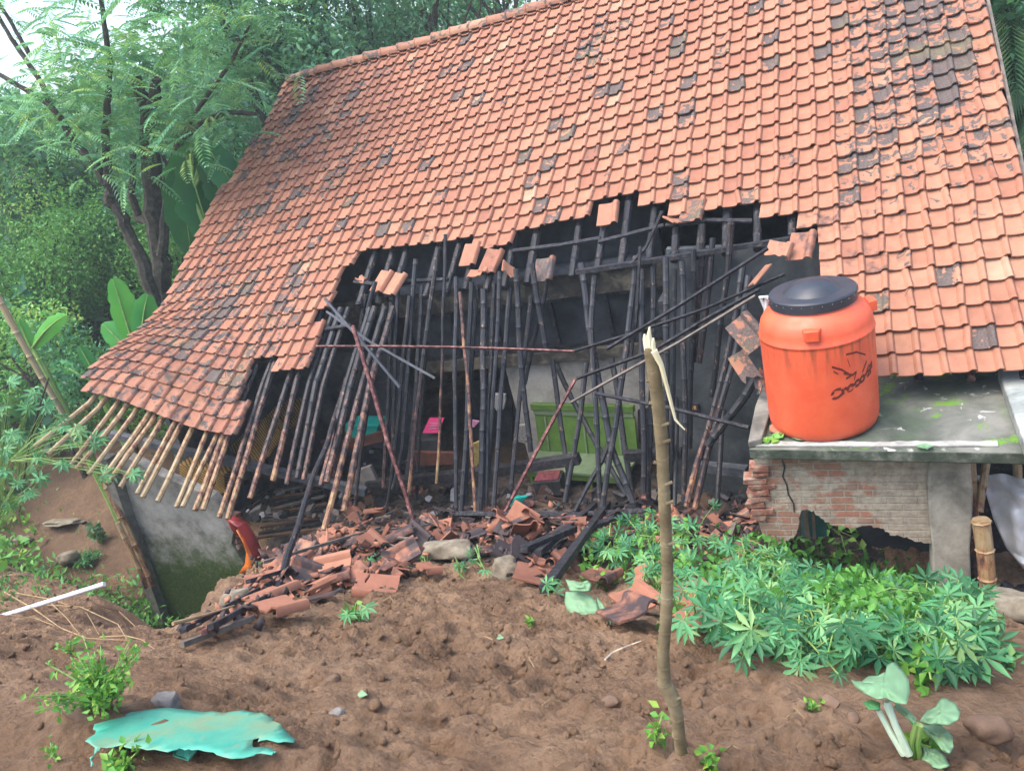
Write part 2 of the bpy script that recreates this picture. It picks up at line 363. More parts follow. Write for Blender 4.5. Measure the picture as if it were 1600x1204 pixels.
# ------------------------------------------------------------------ house: roof tiles
house = empty('house', Vector((-4, 8, 0)), 'fire-gutted village house with orange clay tile roof above a burnt open front', 'house')
PROF = [(-.93, .000), (-.86, .004), (-.70, -.003), (-.50, -.005), (-.32, -.003), (-.21, .002), (-.125, .030), (-.075, .038), (.045, .038), (.09, .030), (.15, .002)]
BRK = [(130, 600), (138, 630), (140, 640), (165, 643), (190, 648), (213, 655), (252, 668), (272, 673), (295, 678), (360, 688), (366, 684), (392, 600), (400, 577), (490, 580), (492, 575), (503, 495), (506, 490), (540, 436), (560, 412), (617, 406), (690, 397), (712, 388), (730, 384), (752, 403), (790, 393), (799, 373), (865, 358), (917, 350), (921, 322), (936, 320), (988, 312), (991, 342), (1037, 337), (1060, 340), (1094, 345), (1154, 336), (1179, 334), (1180, 363), (1239, 350), (1241, 368), (1272, 366), (1274, 440), (1330, 470), (1345, 584), (1700, 590)]
bx_ = [p[0] for p in BRK]; by_ = [p[1] for p in BRK]
DARKPX = [(1065, 165), (1062, 195), (1022, 185), (860, 255), (895, 208), (880, 190), (815, 250), (828, 290), (835, 282), (735, 105), (712, 155), (705, 112), (760, 150), (725, 70), (690, 300), (608, 255), (545, 320), (600, 255), (470, 140), (480, 165), (535, 165), (440, 330), (500, 245), (470, 300), (425, 380), (400, 440), (388, 450), (455, 430), (445, 350), (480, 345), (615, 465), (1055, 310), (1045, 35), (1065, 90), (1060, 60), (1078, 130), (960, 145), (940, 140), (985, 30), (995, 40), (1310, 10), (1305, 35), (1216, 60), (1215, 95), (1130, 75), (1150, 130), (1340, 250), (1368, 243), (850, 320), (862, 335), (680, 250), (1220, 8), (1365, 470), (1180, 10), (545, 350), (500, 380), (650, 345), (1300, 92), (460, 185)]
OI = np.linalg.inv(np.array([[1, 0], [0, 1]]))
tiles = MB()
def add_tile(mb, P, tint, lip=.017):
    """P(u across in columns, v down in rows 0..1, h height) -> point"""
    n = len(PROF); top = [[mb.vert(P(u, v, h + .015 + .036 * v), tint) for u, h in PROF] for v in (-.25, .4, 1.0)]
    bot = [[mb.vert(P(u, v, h + .015 + .036 * v - lip), tint) for u, h in PROF] for v in (-.25, 1.0)]
    for a, b in zip(top, top[1:]):
        for k in range(n - 1): mb.face(a[k], b[k], b[k + 1], a[k + 1])
    for k in range(n - 1):
        mb.face(top[-1][k], bot[-1][k], bot[-1][k + 1], top[-1][k + 1]); mb.face(bot[0][k], bot[0][k + 1], bot[1][k + 1], bot[1][k])
    for k in (0, n - 1): mb.face(top[0][k], top[1][k], top[2][k], bot[1][k], bot[0][k])
darkset = set()
for px, py in DARKPX:
    p = on_roof(px, py); q = np.array([p.x, p.y]) - RO[:2]; j = q[1] / RB[1]; i = (q[0] - RB[0] * j) / RA[0]
    darkset.add((math.ceil(i - .13), math.ceil(j)))
for j in range(-10, 22):
    iL = round(-52.6 - 2.0 * sm((j + 10) / 12)); rowdx = rnd.uniform(-.04, .04)
    for i in range(iL, 2):
        c = roofp(i - .4, j - .45); X_, Y_ = proj(c)
        if X_ < 1345 and j > 20 and X_ > 370: continue
        if j > 20 and X_ > 1300: continue
        if Y_ > np.interp(X_, bx_, by_) - 6 and X_ > 100: continue
        dx = rnd.uniform(-.035, .035) + rowdx; rz = rnd.gauss(0, .018); dh = rnd.uniform(0, .006); dj = rnd.gauss(0, .03); tw = rnd.uniform(-.006, .006)
        sh = min(1, max(0, rnd.gauss(.56, .085) + .10 * noise.noise(Vector((i * .13, j * .16, 1))))); ly = -.10 + rnd.random() * .12
        reg = math.exp(-(((i + 2.2) / 4.2) ** 4) - ((j - 2.5) / 10.5) ** 4) * (.44 + .22 * noise.noise(Vector((i * .4, j * .3, 5.5))))
        reg = max(reg, .26 * math.exp(-((i + 6) / 4.0) ** 2 - ((j + 8) / 5.0) ** 2))
        reg = max(reg, .20 * sm((-33 - i) / 14) + .12 * sm((j - 4) / 8) * sm((-30 - i) / 10))
        streak = .75 * max(0, noise.noise(Vector((i * .42 + j * .12, j * .10, 3.1))) - .08) + .3 * max(0, noise.noise(Vector((i * .15, j * .2, 8.1))))
        ly = ly + reg + streak * rnd.uniform(.5, 1) + (rnd.random() < .015) * .3
        if rnd.random() < .010: sh = .93
        if rnd.random() < .03: sh -= .2; ly += .2
        sh -= .20 * sm((-34 - i) / 12) * rnd.random() + .04 * sm((-30 - i) / 10)
        if (i, j) in darkset and rnd.random() < .85 or (rnd.random() < .004): ly = rnd.uniform(.40, .62)
        dist = np.interp(X_, bx_, by_) - Y_; soot = 0.0
        if 370 < X_ < 1300 and dist < 60: soot = .30 * rnd.random() * (1 - dist / 60) + .06
        if X_ < 420 and Y_ > 520: soot = .10 + .26 * rnd.random()
        if X_ > 1240 and dist > 0 and Y_ > 330: soot = .18 * rnd.random() + .22 * (Y_ < 430) * (X_ < 1420)
        tiles.mi = 0
        def P(u, v, h, i=i, j=j): return roofp(i + u + dx + rz * (v - .5) * 3, j - 1 + v + dj, h + dh + tw * u)
        add_tile(tiles, P, (sh, min(1.3, ly), soot))
ro = tiles.build('roof', TILE, house, angle=32)
tag(ro, 'slope of interlocking orange clay tiles with black lichen and a torn lower edge')
# ridge caps and rake edge
caps = MB(); k = -53.2
while k < 1.2:
    L_ = 1.72; rr = .105
    caps.cur = (min(1, max(0, rnd.gauss(.62, .12))), .15 + .3 * rnd.random(), 0)
    a = roofp(k, -10.6, .02); b_ = roofp(k + L_ + .2, -10.6, .02); rings = []; dz = rnd.uniform(-.008, .008)
    for f, ra in ((0, rr * 1.08), (.06, rr * 1.08), (.08, rr), (1, rr * .93)):
        c = a.lerp(b_, f) + Vector((0, 0, dz + .02 * (1 - f)))
        rings.append([caps.vert(c + Vector((0, math.sin(q) * ra * 1.25, math.cos(q) * ra))) for q in [R(-100 + 200 * m / 10) for m in range(11)]])
    for A_, B_ in zip(rings, rings[1:]):
        for m in range(10): caps.face(A_[m], A_[m + 1], B_[m + 1], B_[m])
    caps.face(*rings[0]); k += L_
caps.build('ridge_cap', TILE, house)
# rear slope
rear = MB(); rear.cur = (.5, .3, 0)
r0 = roofp(-53.5, -11); r1 = roofp(2, -11)
rear.prism([r0, r1, r1 + Vector((0, 6.2, -4.1)), r0 + Vector((0, 6.2, -4.1))], Vector((0, 0, -.05)))
rear.build('rear_slope', TILE, house)
for ii, sg in ((-54.2, -1), (1.28, 1)):
    rk = MB(); rk.cur = (.8, 0, 0)
    pts = [roofp(ii + (1.6 * (1 - sm((j + 10) / 12)) if sg < 0 else 0), j, -.05) for j in range(-11, 21, 2)]
    for a, b in zip(pts, pts[1:]): rk.bar(a, b, .03, .12)
    rk.build('rake_board', TIMBER, house)

# ------------------------------------------------------------------ rafters, battens, beams
def inv_roof(px, py, h=0.0):
    p = on_roof(px, py, h); j = (p.y - RO[1]) / RB[1]; i = (p.x - RO[0] - RB[0] * j) / RA[0]
    for _ in range(8):
        a = proj(roofp(i, j, h)); b = proj(roofp(i + .1, j, h)); c = proj(roofp(i, j + .1, h))
        J = np.array([[(b[0] - a[0]) / .1, (c[0] - a[0]) / .1], [(b[1] - a[1]) / .1, (c[1] - a[1]) / .1]])
        d = np.linalg.solve(J, np.array([px - a[0], py - a[1]])); i += d[0]; j += d[1]
    return i, j
def pole_mesh(mb, pts, r, chars, nodes=.27, wob=.006, n=8, r_end=None):
    """bamboo: polyline resampled, with node rings and slight wobble; chars = burnt amount at the two ends"""
    pts = [Vector(p) for p in pts]; L = [0]
    for a, b in zip(pts, pts[1:]): L.append(L[-1] + (b - a).length)
    tot = L[-1]; out = []; rad = []; att = []; ph = rnd.uniform(0, nodes); y = rnd.random(); k = 0; s = 0; stops = []
    x = ph
    while x < tot - .02:
        stops += [(x - .012, 1.0), (x, 1.17), (x + .012, 1.0)]; x += nodes * rnd.uniform(.85, 1.15)
    stops += [(t, 1.0) for t in np.arange(0, tot, .13)] + [(tot, 1.0)]
    stops = sorted([q for q in stops if 0 <= q[0] <= tot]); sd_ = rnd.uniform(0, 50)
    for t, f in stops:
        k = max(q for q in range(len(L) - 1) if L[q] <= t + 1e-9); g = (t - L[k]) / max(1e-6, L[k + 1] - L[k])
        c = pts[k].lerp(pts[k + 1], min(1, g))
        c = c + Vector((noise.noise(Vector((t * 1.4, sd_, 0))), noise.noise(Vector((t * 1.4, sd_, 9))), 0)) * wob * 3
        out.append(c); q = t / tot; rad.append(r * f * (1 + ((r_end or r * .85) / r - 1) * q))
        att.append((chars[0] * (1 - q) + chars[1] * q, y, 0))
    mb.tube(out, rad, n, True, att)
def rafter(top, low, r=.034, chars=(.9, .0), up=5):
    i, j = inv_roof(top[0], top[1], -.07); a = roofp(i, j, -.075); b = at(low[0], low[1], X=a.x - .02)
    a0 = roofp(i, j - up, -.075); m = MB(); pole_mesh(m, [a0, a, b], r, chars, wob=.004)
    # hollow end
    d = (b - a).normalized(); m.tube([b - d * .002, b + d * .012], [r * .88, r * .80], 8, False, [(chars[1], .5, 0)] * 2)
    return m.build('rafter', BAMBOO, house)
LEFT = [((139, 630), (55, 697), 0, -.15), ((152, 639), (76, 709), .1, -.15), ((172, 645), (110, 727), .1, 0), ((186, 650), (121, 731), .1, 0), ((205, 652), (139, 740), .15, -.1),
        ((226, 657), (162, 746), .2, -.1), ((235, 660), (169, 755), .25, .05), ((246, 666), (189, 760), .25, 0), ((267, 670), (215, 770), .3, -.1), ((276, 675), (223, 776), .35, -.15),
        ((295, 680), (247, 782), .3, -.1), ((319, 685), (276, 791), .4, -.1), ((335, 687), (286, 790), .3, 0), ((346, 687), (305, 796), .4, .1), ((355, 687), (318, 795), .5, .1),
        ((410, 602), (343, 807), .75, .15), ((424, 582), (356, 809), .75, .1), ((446, 606), (391, 777), .8, .25), ((462, 600), (427, 750), .8, .2), ((482, 600), (448, 755), .75, .35),
        ((493, 600), (465, 746), .95, .5), ((505, 600), (475, 748), .6, .35), ((540, 600), (502, 757), .95, .3), ((548, 600), (511, 752), .9, .3), ((565, 600), (507, 826), .7, .1),
        ((578, 600), (537, 797), .5, .25)]
for t, l, c0, c1 in LEFT: rafter(t, l, rnd.uniform(.036, .046), (c0 + .1, c1))
# stubs: rafters burnt off along the break, round ends showing
for x, y in [(560, 478), (590, 475), (612, 470), (664, 465), (697, 459), (726, 454), (760, 454), (787, 450), (824, 444), (893, 433), (932, 428), (970, 420), (1013, 415), (1053, 408), (1092, 403), (1134, 397), (1183, 390), (1238, 370)]:
    i, j = inv_roof(x, y, -.08); b = roofp(i, j, -.08); a = roofp(i + rnd.uniform(-.15, .15), j - 8.5, -.085); m = MB(); r = rnd.uniform(.043, .052)
    pole_mesh(m, [a, b], r, (.75, .75), wob=.003, r_end=r); d = (b - a).normalized()
    m.tube([b + d * .003, b - d * .05], [r * .7, r * .68], 8, True, [(1.2, .5, 0)] * 2); m.build('rafter', BAMBOO, house)
# more rafters hidden beneath the standing tiles on the right of the break
for i in range(-4, 2, 2):
    m = MB(); pole_mesh(m, [roofp(i, -9, -.08), roofp(i, 20, -.08)], .045, (.6, .5), wob=.002); m.build('rafter', BAMBOO, house)
def batten_px(p, q, mat, w=.045, t=.03, h=-.02, label=None):
    a = roofp(*inv_roof(*p, h), h); b = roofp(*inv_roof(*q, h), h); m = MB(); m.bar(a, b, w, t, Vector(RN), n=6); o = m.build('batten', mat, house)
    return o
for p, q in [((801, 392), (872, 383)), ((868, 384), (938, 372)), ((935, 378), (1037, 352)), ((553, 440), (620, 447)), ((620, 440), (700, 436)), ((500, 515), (548, 508)), ((1040, 352), (1100, 346)), ((1095, 344), (1175, 345))]:
    batten_px(p, q, CHAR)
for (p, q, Y0, Y1, w) in [((900, 425), (1245, 372), 8.15, 8.3, .07)]:
    m = MB(); m.bar(at(*p, Y=Y0), at(*q, Y=Y1), w, .05, n=8); tag(m.build('batten', CHAR, house), 'long charred batten running under the torn tile edge')
m = MB(); m.bar(at(560, 462, Y=9.45), at(1010, 404, Y=9.45), .10, .12, n=6); m.build('wall_plate', simple('scorched_plate', [(.3, (.05, .055, .065)), (.7, (.16, .17, .19))], 7, .6, pos=True), house)

# ------------------------------------------------------------------ walls
def smoke(name, c0, c1, c2, sc=2.2, soot=.5):
    m, nt, b = newmat(name, .85, .2); P = geop(nt); n = noise_n(nt, sc, 7, .62, vec=P, dist=.4)
    c = ramp(nt, n.outputs[0], [(.3, c0), (.5, c1), (.72, c2)]); n2 = noise_n(nt, 22, 5, .7, vec=P)
    c = mix(nt, .5, c, ramp(nt, n2.outputs[0], [(.3, (.6, .6, .6)), (.7, (1, 1, 1))]), 'MULTIPLY'); nt.links.new(c, b.inputs['Base Color'])
    bump(nt, b, n2.outputs[0], .4, .01); return m
SMOKE_DARK = smoke('smoked_wall', (.018, .02, .026), (.045, .05, .06), (.09, .10, .115))
SMOKE_GREY = smoke('grey_smoked_plaster', (.05, .055, .065), (.12, .125, .135), (.22, .215, .205))
SMOKE_WHITE = smoke('dirty_white_plaster', (.22, .205, .18), (.50, .475, .42), (.64, .62, .56))
CONC = smoke('weathered_concrete', (.08, .08, .07), (.20, .195, .17), (.36, .345, .30), 3)
SOOTBEAM = smoke('sooty_beam', (.03, .03, .035), (.10, .09, .075), (.32, .28, .20), 4)
def wbox(name, x0, x1, y0, y1, z0, z1, mat, parent=house, label=None):
    m = MB(); m.box(((x0 + x1) / 2, (y0 + y1) / 2, (z0 + z1) / 2), (x1 - x0, y1 - y0, z1 - z0)); o = m.build(name, mat, parent, bevel=.004)
    if label: tag(o, label)
    return o
def pz(px, py, Y): return at(px, py, Y=Y).z
def px_(px, py, Y): return at(px, py, Y=Y).x
YB = 9.6
zb1 = pz(900, 423, YB); zb0 = pz(900, 462, YB); zl1 = pz(900, 543, YB); zl0 = pz(900, 560, YB)
xL, xR = -9.3, px_(1052, 500, YB)
wbox('ring_beam', xL, xR, YB - .04, YB + .16, zb0, zb1, SOOTBEAM)
wbox('gable_infill', xL, xR, YB + .02, YB + .12, zb1 + .003, zb1 + 1.1, SMOKE_DARK)
wbox('window_panel', px_(640, 520, YB), xR, YB + .06, YB + .10, zl1, zb0 - .003, SMOKE_DARK)
for x in (700, 770, 862, 950, 1000):
    a = px_(x, 500, YB); wbox('window_frame', a, a + .05, YB - .0, YB + .055, zl1 + .05, zb0 - .055, CHAR)
wbox('window_frame', px_(640, 520, YB), xR, YB - .01, YB + .05, zb0 - .052, zb0 - .004, CHAR); wbox('window_frame', px_(640, 520, YB), xR, YB - .01, YB + .05, zl1, zl1 + .047, CHAR)
wbox('ledge', px_(640, 520, YB), xR, YB - .10, YB + .15, zl0, zl1 - .003, SOOTBEAM)
wbox('wall', xL, px_(648, 640, YB), YB, YB + .12, -.2, zl0 + .45, SMOKE_GREY, label='grey smoke-stained inner wall left of the doorway')
wbox('wall', px_(806, 640, YB), xR, YB + .01, YB + .13, -.2, zl0 - .003, SMOKE_WHITE, label='dirty white inner wall behind the green bench')
wbox('wall', px_(690, 640, YB), px_(760, 640, YB), YB + 1.6, YB + 1.7, -.2, 2.6, SMOKE_GREY, label='far grey wall seen through the doorway')
wbox('wall', -9.4, -9.3, 7.4, 18, -.5, 3.3, SMOKE_GREY); wbox('wall', 1.5, 1.62, 7.3, 18, -.5, 3.0, SMOKE_GREY); wbox('wall', -9.4, 1.62, 18.05, 18.15, -.5, 3.0, SMOKE_GREY)
for x in (-9.35, 1.56):   # gable triangles
    m = MB(); r_ = roofp(-53 if x < 0 else 1.5, -10.5); m.prism([Vector((x, 7.4, 2.9 if x > 0 else 2.9)), Vector((x, r_.y, r_.z - .25)), Vector((x, 18, 3.01)), Vector((x, 7.4, 2.7))][:3], Vector((.05, 0, 0))); m.build('gable', SMOKE_DARK, house)
YR = 8.45
m = MB(); m.prism([at(*p, Y=YR) for p in [(1040, 390), (1330, 380), (1330, 830), (1225, 830), (1052, 800), (1046, 600)]], Vector((0, .12, 0)))
tag(m.build('wall', smoke('soot_blackened_plaster', (.028, .034, .04), (.085, .098, .105), (.17, .19, .19), 1.6), house), 'soot-darkened plaster wall beside the water tank')
wbox('wall', px_(1046, 600, YR), px_(1046, 600, YR) + .1, YR + .125, YB - .01, -.2, 2.9, SMOKE_GREY)
# socket plate
sc0 = at(1084, 636, Y=YR - .02); m = MB(); m.box(sc0, (.13, .03, .10)); o = m.build('socket', CHAR, house, bevel=.006)
m = MB()
for dx in (-.022, .018): m.box(sc0 + Vector((dx, -.02, 0)), (.03, .012, .045))
m.build('socket_face', simple('melted_orange_plastic', [(.3, (.5, .25, .1)), (.7, (.7, .45, .2))], 9, .5), o)

# standing front-left wall: leaning plastered slab of the gutted front
m, nt, b = newmat('mossy_plaster', .9, .2); P = geop(nt); n = noise_n(nt, 3.4, 9, .72, vec=P)
c = ramp(nt, n.outputs[0], [(.3, (.17, .165, .145)), (.48, (.32, .315, .285)), (.7, (.46, .45, .42))]); s = N(nt, 'ShaderNodeSeparateXYZ'); nt.links.new(P, s.inputs[0])
hgt = math_n(nt, 'ADD', s.outputs[2], math_n(nt, 'MULTIPLY', math_n(nt, 'SUBTRACT', n.outputs[0], .5), 1.5)); k = step_n(nt, hgt, 1.35, .45)
n2 = noise_n(nt, 28, 5, .7, vec=P); c = mix(nt, k, c, ramp(nt, n2.outputs[0], [(.3, (.02, .04, .01)), (.55, (.055, .09, .022)), (.75, (.13, .16, .06))]))
cr = N(nt, 'ShaderNodeTexVoronoi', feature='DISTANCE_TO_EDGE'); cr.inputs['Scale'].default_value = 1.3; nt.links.new(P, cr.inputs[0])
nt.links.new(c, b.inputs['Base Color']); bump(nt, b, n2.outputs[0], .6, .02); MOSSPL = m
FWY = 6.15
fw = empty('broken_wall', at(290, 990, Y=FWY), 'leaning grey plastered wall stub with mossy foot under the left eave', 'wall')
m = MB(); out = [(182, 706), (250, 742), (330, 776), (352, 800), (366, 826), (362, 850), (381, 880), (376, 905), (392, 940), (388, 1010), (268, 1015), (258, 985)]
m.prism([at(x, y, Y=FWY) for x, y in out], Vector((0, .14, 0))); m.build('plaster_face', MOSSPL, fw, bevel=.01)
m = MB(); m.bar(at(166, 712, Y=FWY - .05), at(262, 985, Y=FWY - .05), .16, .16, Vector((0, 1, 0)), n=5); m.build('corner_post', CONC, fw)
BRICKM = simple('red_brick_rubble', [(.25, (.12, .05, .035)), (.45, (.27, .115, .08)), (.65, (.36, .27, .21))], 11, .9, .2, .8, .02, pos=True)
m = MB()
for k in range(16):
    p = at(362 + k * 1.6 + rnd.uniform(-4, 4), 805 + k * 9, Y=FWY + .1); m.box(p, (.2, .12, .055), Euler((rnd.uniform(-.1, .1), rnd.uniform(-.1, .1), rnd.uniform(-.3, .3))), .008)
m.build('exposed_brick', BRICKM, fw)

# ------------------------------------------------------------------ concrete platform with brick wall and column
ZS = CZ - 3.50
plat = empty('tank_platform', at(1380, 905, Y=6.2), 'concrete slab on cracked brick wall and grey column carrying the orange tank', 'platform')
def topz(px, py, z=ZS): return at(px, py, Z=z)
FL = topz(1170, 701); FR = topz(1640, 708); BL = topz(1203, 585); BR = FR + Vector((.25, 2.0, 0)); BL = FL + (BL - FL) * 1.12
m, nt, b = newmat('slab_concrete', .8, .3); P = geop(nt); n = noise_n(nt, 2.0, 8, .62, vec=P, dist=.5)
c = ramp(nt, n.outputs[0], [(.3, (.05, .058, .05)), (.5, (.115, .125, .105)), (.66, (.20, .20, .175))]); n2 = noise_n(nt, 4.5, 6, .6, vec=P, dist=.8)
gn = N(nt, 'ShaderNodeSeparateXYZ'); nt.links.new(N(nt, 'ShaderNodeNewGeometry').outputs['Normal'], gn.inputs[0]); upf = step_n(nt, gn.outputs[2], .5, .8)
c = mix(nt, math_n(nt, 'MULTIPLY', upf, step_n(nt, n2.outputs[0], .60, .65)), c, (.46, .46, .43)); n3 = noise_n(nt, 3.1, 6, .7, vec=P); mp = N(nt, 'ShaderNodeMapping'); mp.inputs['Location'].default_value = (3.7, 1.2, 0); nt.links.new(P, mp.inputs[0]); nt.links.new(mp.outputs[0], n3.inputs['Vector'])
c = mix(nt, math_n(nt, 'MULTIPLY', upf, step_n(nt, n3.outputs[0], .555, .64)), c, (.12, .27, .025)); nt.links.new(c, b.inputs['Base Color']); n4 = noise_n(nt, 40, 5, .7, vec=P); bump(nt, b, n4.outputs[0], .5, .01); SLAB = m
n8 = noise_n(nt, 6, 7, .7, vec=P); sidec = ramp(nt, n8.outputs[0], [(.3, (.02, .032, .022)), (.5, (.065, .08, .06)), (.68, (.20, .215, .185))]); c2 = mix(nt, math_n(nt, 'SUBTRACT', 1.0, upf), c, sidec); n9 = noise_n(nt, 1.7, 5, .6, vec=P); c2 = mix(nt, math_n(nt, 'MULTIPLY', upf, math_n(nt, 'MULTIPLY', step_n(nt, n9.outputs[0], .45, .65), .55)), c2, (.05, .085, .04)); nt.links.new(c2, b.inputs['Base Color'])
def densify(poly, s): return poly
m = MB(); m.prism([FL, FR, BR, BL], Vector((0, 0, -.105))); m.build('slab', SLAB, plat, bevel=.012)
m, nt, b = newmat('slab_edge_concrete', .85, .25); P = geop(nt); n = noise_n(nt, 5, 7, .65, vec=P); nt.links.new(ramp(nt, n.outputs[0], [(.3, (.035, .05, .035)), (.5, (.12, .14, .11)), (.7, (.30, .31, .28))]), b.inputs['Base Color']); bump(nt, b, n.outputs[0], .6, .02); EDGE = m
# pale rim strip along the front edge
u = (FR - FL).normalized(); v = Vector((-u.y, u.x, 0))
m = MB(); a = FL + v * .02 + Vector((0, 0, .004)); e = topz(1560, 700) + Vector((0, 0, .004))
k = 30; tp = []
for q in range(k + 1):
    tp.append(a.lerp(e, q / k) + v * (.01 + rnd.uniform(-.006, .006)))
bt = [p + v * (.075 + rnd.uniform(-.012, .012)) for p in tp]
m.prism(tp + bt[::-1], Vector((0, 0, .012))); m.build('rim', smoke('pale_cement', (.20, .20, .18), (.38, .38, .35), (.55, .55, .52), 6), plat)
# left raised lip (broken) and right kerb
m = MB(); w_ = (BL - FL).normalized()
m.prism([FL + u * .0 + Vector((0, 0, .003)), FL + u * .11 + w_ * .06 + Vector((0, 0, .003)), FL + w_ * .9 + u * .13 + Vector((0, 0, .003)), FL + w_ * 1.4 + u * .1 + Vector((0, 0, .003)), FL + w_ * 1.4 + Vector((0, 0, .003)), FL + w_ * .7 + u * -.03 + Vector((0, 0, .003))], Vector((0, 0, .07))); m.build('side_lip', CONC, plat, bevel=.01)
m = MB(); k0 = topz(1603, 699, ZS + .12); k1 = topz(1562, 584, ZS + .12); k1 = k0 + (k1 - k0) * 1.1
m.prism([k0, k0 + u * .5, k1 + u * .24, k1], Vector((0, 0, -.117))); m.build('kerb', smoke('kerb_concrete', (.16, .18, .17), (.30, .33, .31), (.45, .47, .45), 4), plat, bevel=.012)
# back wall under the eave
m = MB(); m.prism([BL + Vector((0, .02, -.1)), BR + Vector((.6, .02, -.1)), BR + Vector((.6, .02, .36)), BL + Vector((0, .02, .36))], Vector((0, .1, 0))); m.build('back_wall', SMOKE_GREY, plat)
YW = 6.22
def mat_brick():
    m, nt, b = newmat('cracked_brickwork', .9, .2); P = geop(nt); mp = N(nt, 'ShaderNodeMapping'); mp.inputs['Rotation'].default_value = (R(90), 0, 0); nt.links.new(P, mp.inputs[0])
    nd = noise_n(nt, 7, 3, .5, vec=P); ad = N(nt, 'ShaderNodeVectorMath', operation='MULTIPLY_ADD'); nt.links.new(nd.outputs[1], ad.inputs[0]); ad.inputs[1].default_value = (.02, .02, .02); nt.links.new(mp.outputs[0], ad.inputs[2])
    br = N(nt, 'ShaderNodeTexBrick'); nt.links.new(ad.outputs[0], br.inputs['Vector']); br.inputs['Scale'].default_value = 1; br.inputs['Brick Width'].default_value = .235; br.inputs['Row Height'].default_value = .072
    br.inputs['Mortar Size'].default_value = .009; br.inputs['Mortar Smooth'].default_value = .4; br.inputs['Color1'].default_value = (.45, .22, .155, 1); br.inputs['Color2'].default_value = (.36, .25, .19, 1); br.inputs['Mortar'].default_value = (.42, .39, .33, 1)
    n = noise_n(nt, 3.2, 8, .65, vec=P); s = N(nt, 'ShaderNodeSeparateXYZ'); nt.links.new(P, s.inputs[0])
    lx = math_n(nt, 'MULTIPLY', step_n(nt, s.outputs[0], .05, .5), .16); pl = step_n(nt, math_n(nt, 'ADD', n.outputs[0], lx), .47, .53)
    n2 = noise_n(nt, 16, 6, .7, vec=P); plc = ramp(nt, n2.outputs[0], [(.3, (.24, .215, .17)), (.6, (.46, .42, .34)), (.8, (.58, .55, .48))])
    c = mix(nt, .65, br.outputs[0], ramp(nt, n2.outputs[0], [(.3, (.45, .42, .4)), (.7, (1.1, 1.05, 1))]), 'MULTIPLY'); c = mix(nt, math_n(nt, 'MULTIPLY', pl, .85), c, plc)
    nt.links.new(c, b.inputs['Base Color']); h = math_n(nt, 'SUBTRACT', n2.outputs[0], math_n(nt, 'MULTIPLY', br.outputs['Fac'], 1.5)); bump(nt, b, h, .7, .012); return m
BRK_M = mat_brick()
m = MB(); out = [(1177, 712), (1458, 716), (1458, 850), (1430, 846), (1415, 838), (1392, 836), (1380, 826), (1362, 822), (1330, 824), (1300, 820), (1288, 812), (1272, 800), (1262, 796), (1250, 797), (1250, 820), (1243, 838), (1228, 845), (1222, 860), (1200, 850), (1186, 820), (1192, 800), (1178, 778), (1184, 768), (1174, 748), (1182, 735)]
rg = []
for a, b_ in zip(out, out[1:] + out[:1]):
    for q in range(4):
        f = q / 4; j_ = 0 if (a[1] < 720 and b_[1] < 720) or a[0] > 1455 and b_[0] > 1455 else 2.2
        rg.append((a[0] * (1 - f) + b_[0] * f + rnd.uniform(-j_, j_), a[1] * (1 - f) + b_[1] * f + rnd.uniform(-j_, j_)))
m.prism([at(x, y, Y=YW) for x, y in rg], Vector((0, .13, 0))); tag(m.build('brick_wall', BRK_M, plat), 'cracked brick wall with patches of plaster and a broken-out bottom')
m = MB(); crk = [(1222, 718), (1226, 730), (1223, 744), (1229, 756), (1232, 772), (1240, 786), (1241, 800)]
for a, b_ in zip(crk, crk[1:]): m.bar(at(*a, Y=YW - .003), at(*b_, Y=YW - .003), .012, .012)
m.build('crack', CHAR, plat)
# loose bricks jutting at the left jamb of the wall
m = MB()
for k in range(9):
    m.box(at(1183 + (k % 2) * 6 + rnd.uniform(-3, 3), 727 + k * 9.5, Y=YW + .03), (rnd.uniform(.12, .22), .13, .048), Euler((0, rnd.uniform(-.10, .04), rnd.uniform(-.15, .15))), .009)
m.build('jamb_brick', BRICKM, plat)
m = MB(); c0 = at(1482, 716, Y=YW - .02); c1 = at(1486, 930, Y=YW - .02); m.bar(c0 + Vector((0, .06, .02)), c1 + Vector((0, .06, -.3)), .31, .26, Vector((0, 1, 0)), n=6); tag(m.build('column', smoke('column_concrete', (.16, .155, .13), (.34, .33, .28), (.50, .48, .42), 3), plat, bevel=.015), 'grey concrete column right of the brick wall')
wbox('back_wall', -.9, 1.3, 7.35, 7.42, -.3, ZS - .11, SMOKE_DARK, plat)
# turquoise shutter visible in the hole
m = MB(); m.prism([at(x, y, Y=YW + .5) for x, y in [(1252, 797), (1292, 800), (1292, 838), (1252, 838)]], Vector((0, .03, 0))); m.build('shutter', simple('turquoise_paint', [(.3, (.03, .12, .13)), (.7, (.06, .2, .2))], 5, .6), plat)
m = MB(); m.bar(at(1258, 795, Y=YW + .45), at(1262, 840, Y=YW + .45), .05, .04, Vector((0, 1, 0))); m.bar(at(1270, 795, Y=YW + .45), at(1273, 840, Y=YW + .45), .03, .04, Vector((0, 1, 0))); m.build('frame', TIMBER, plat)

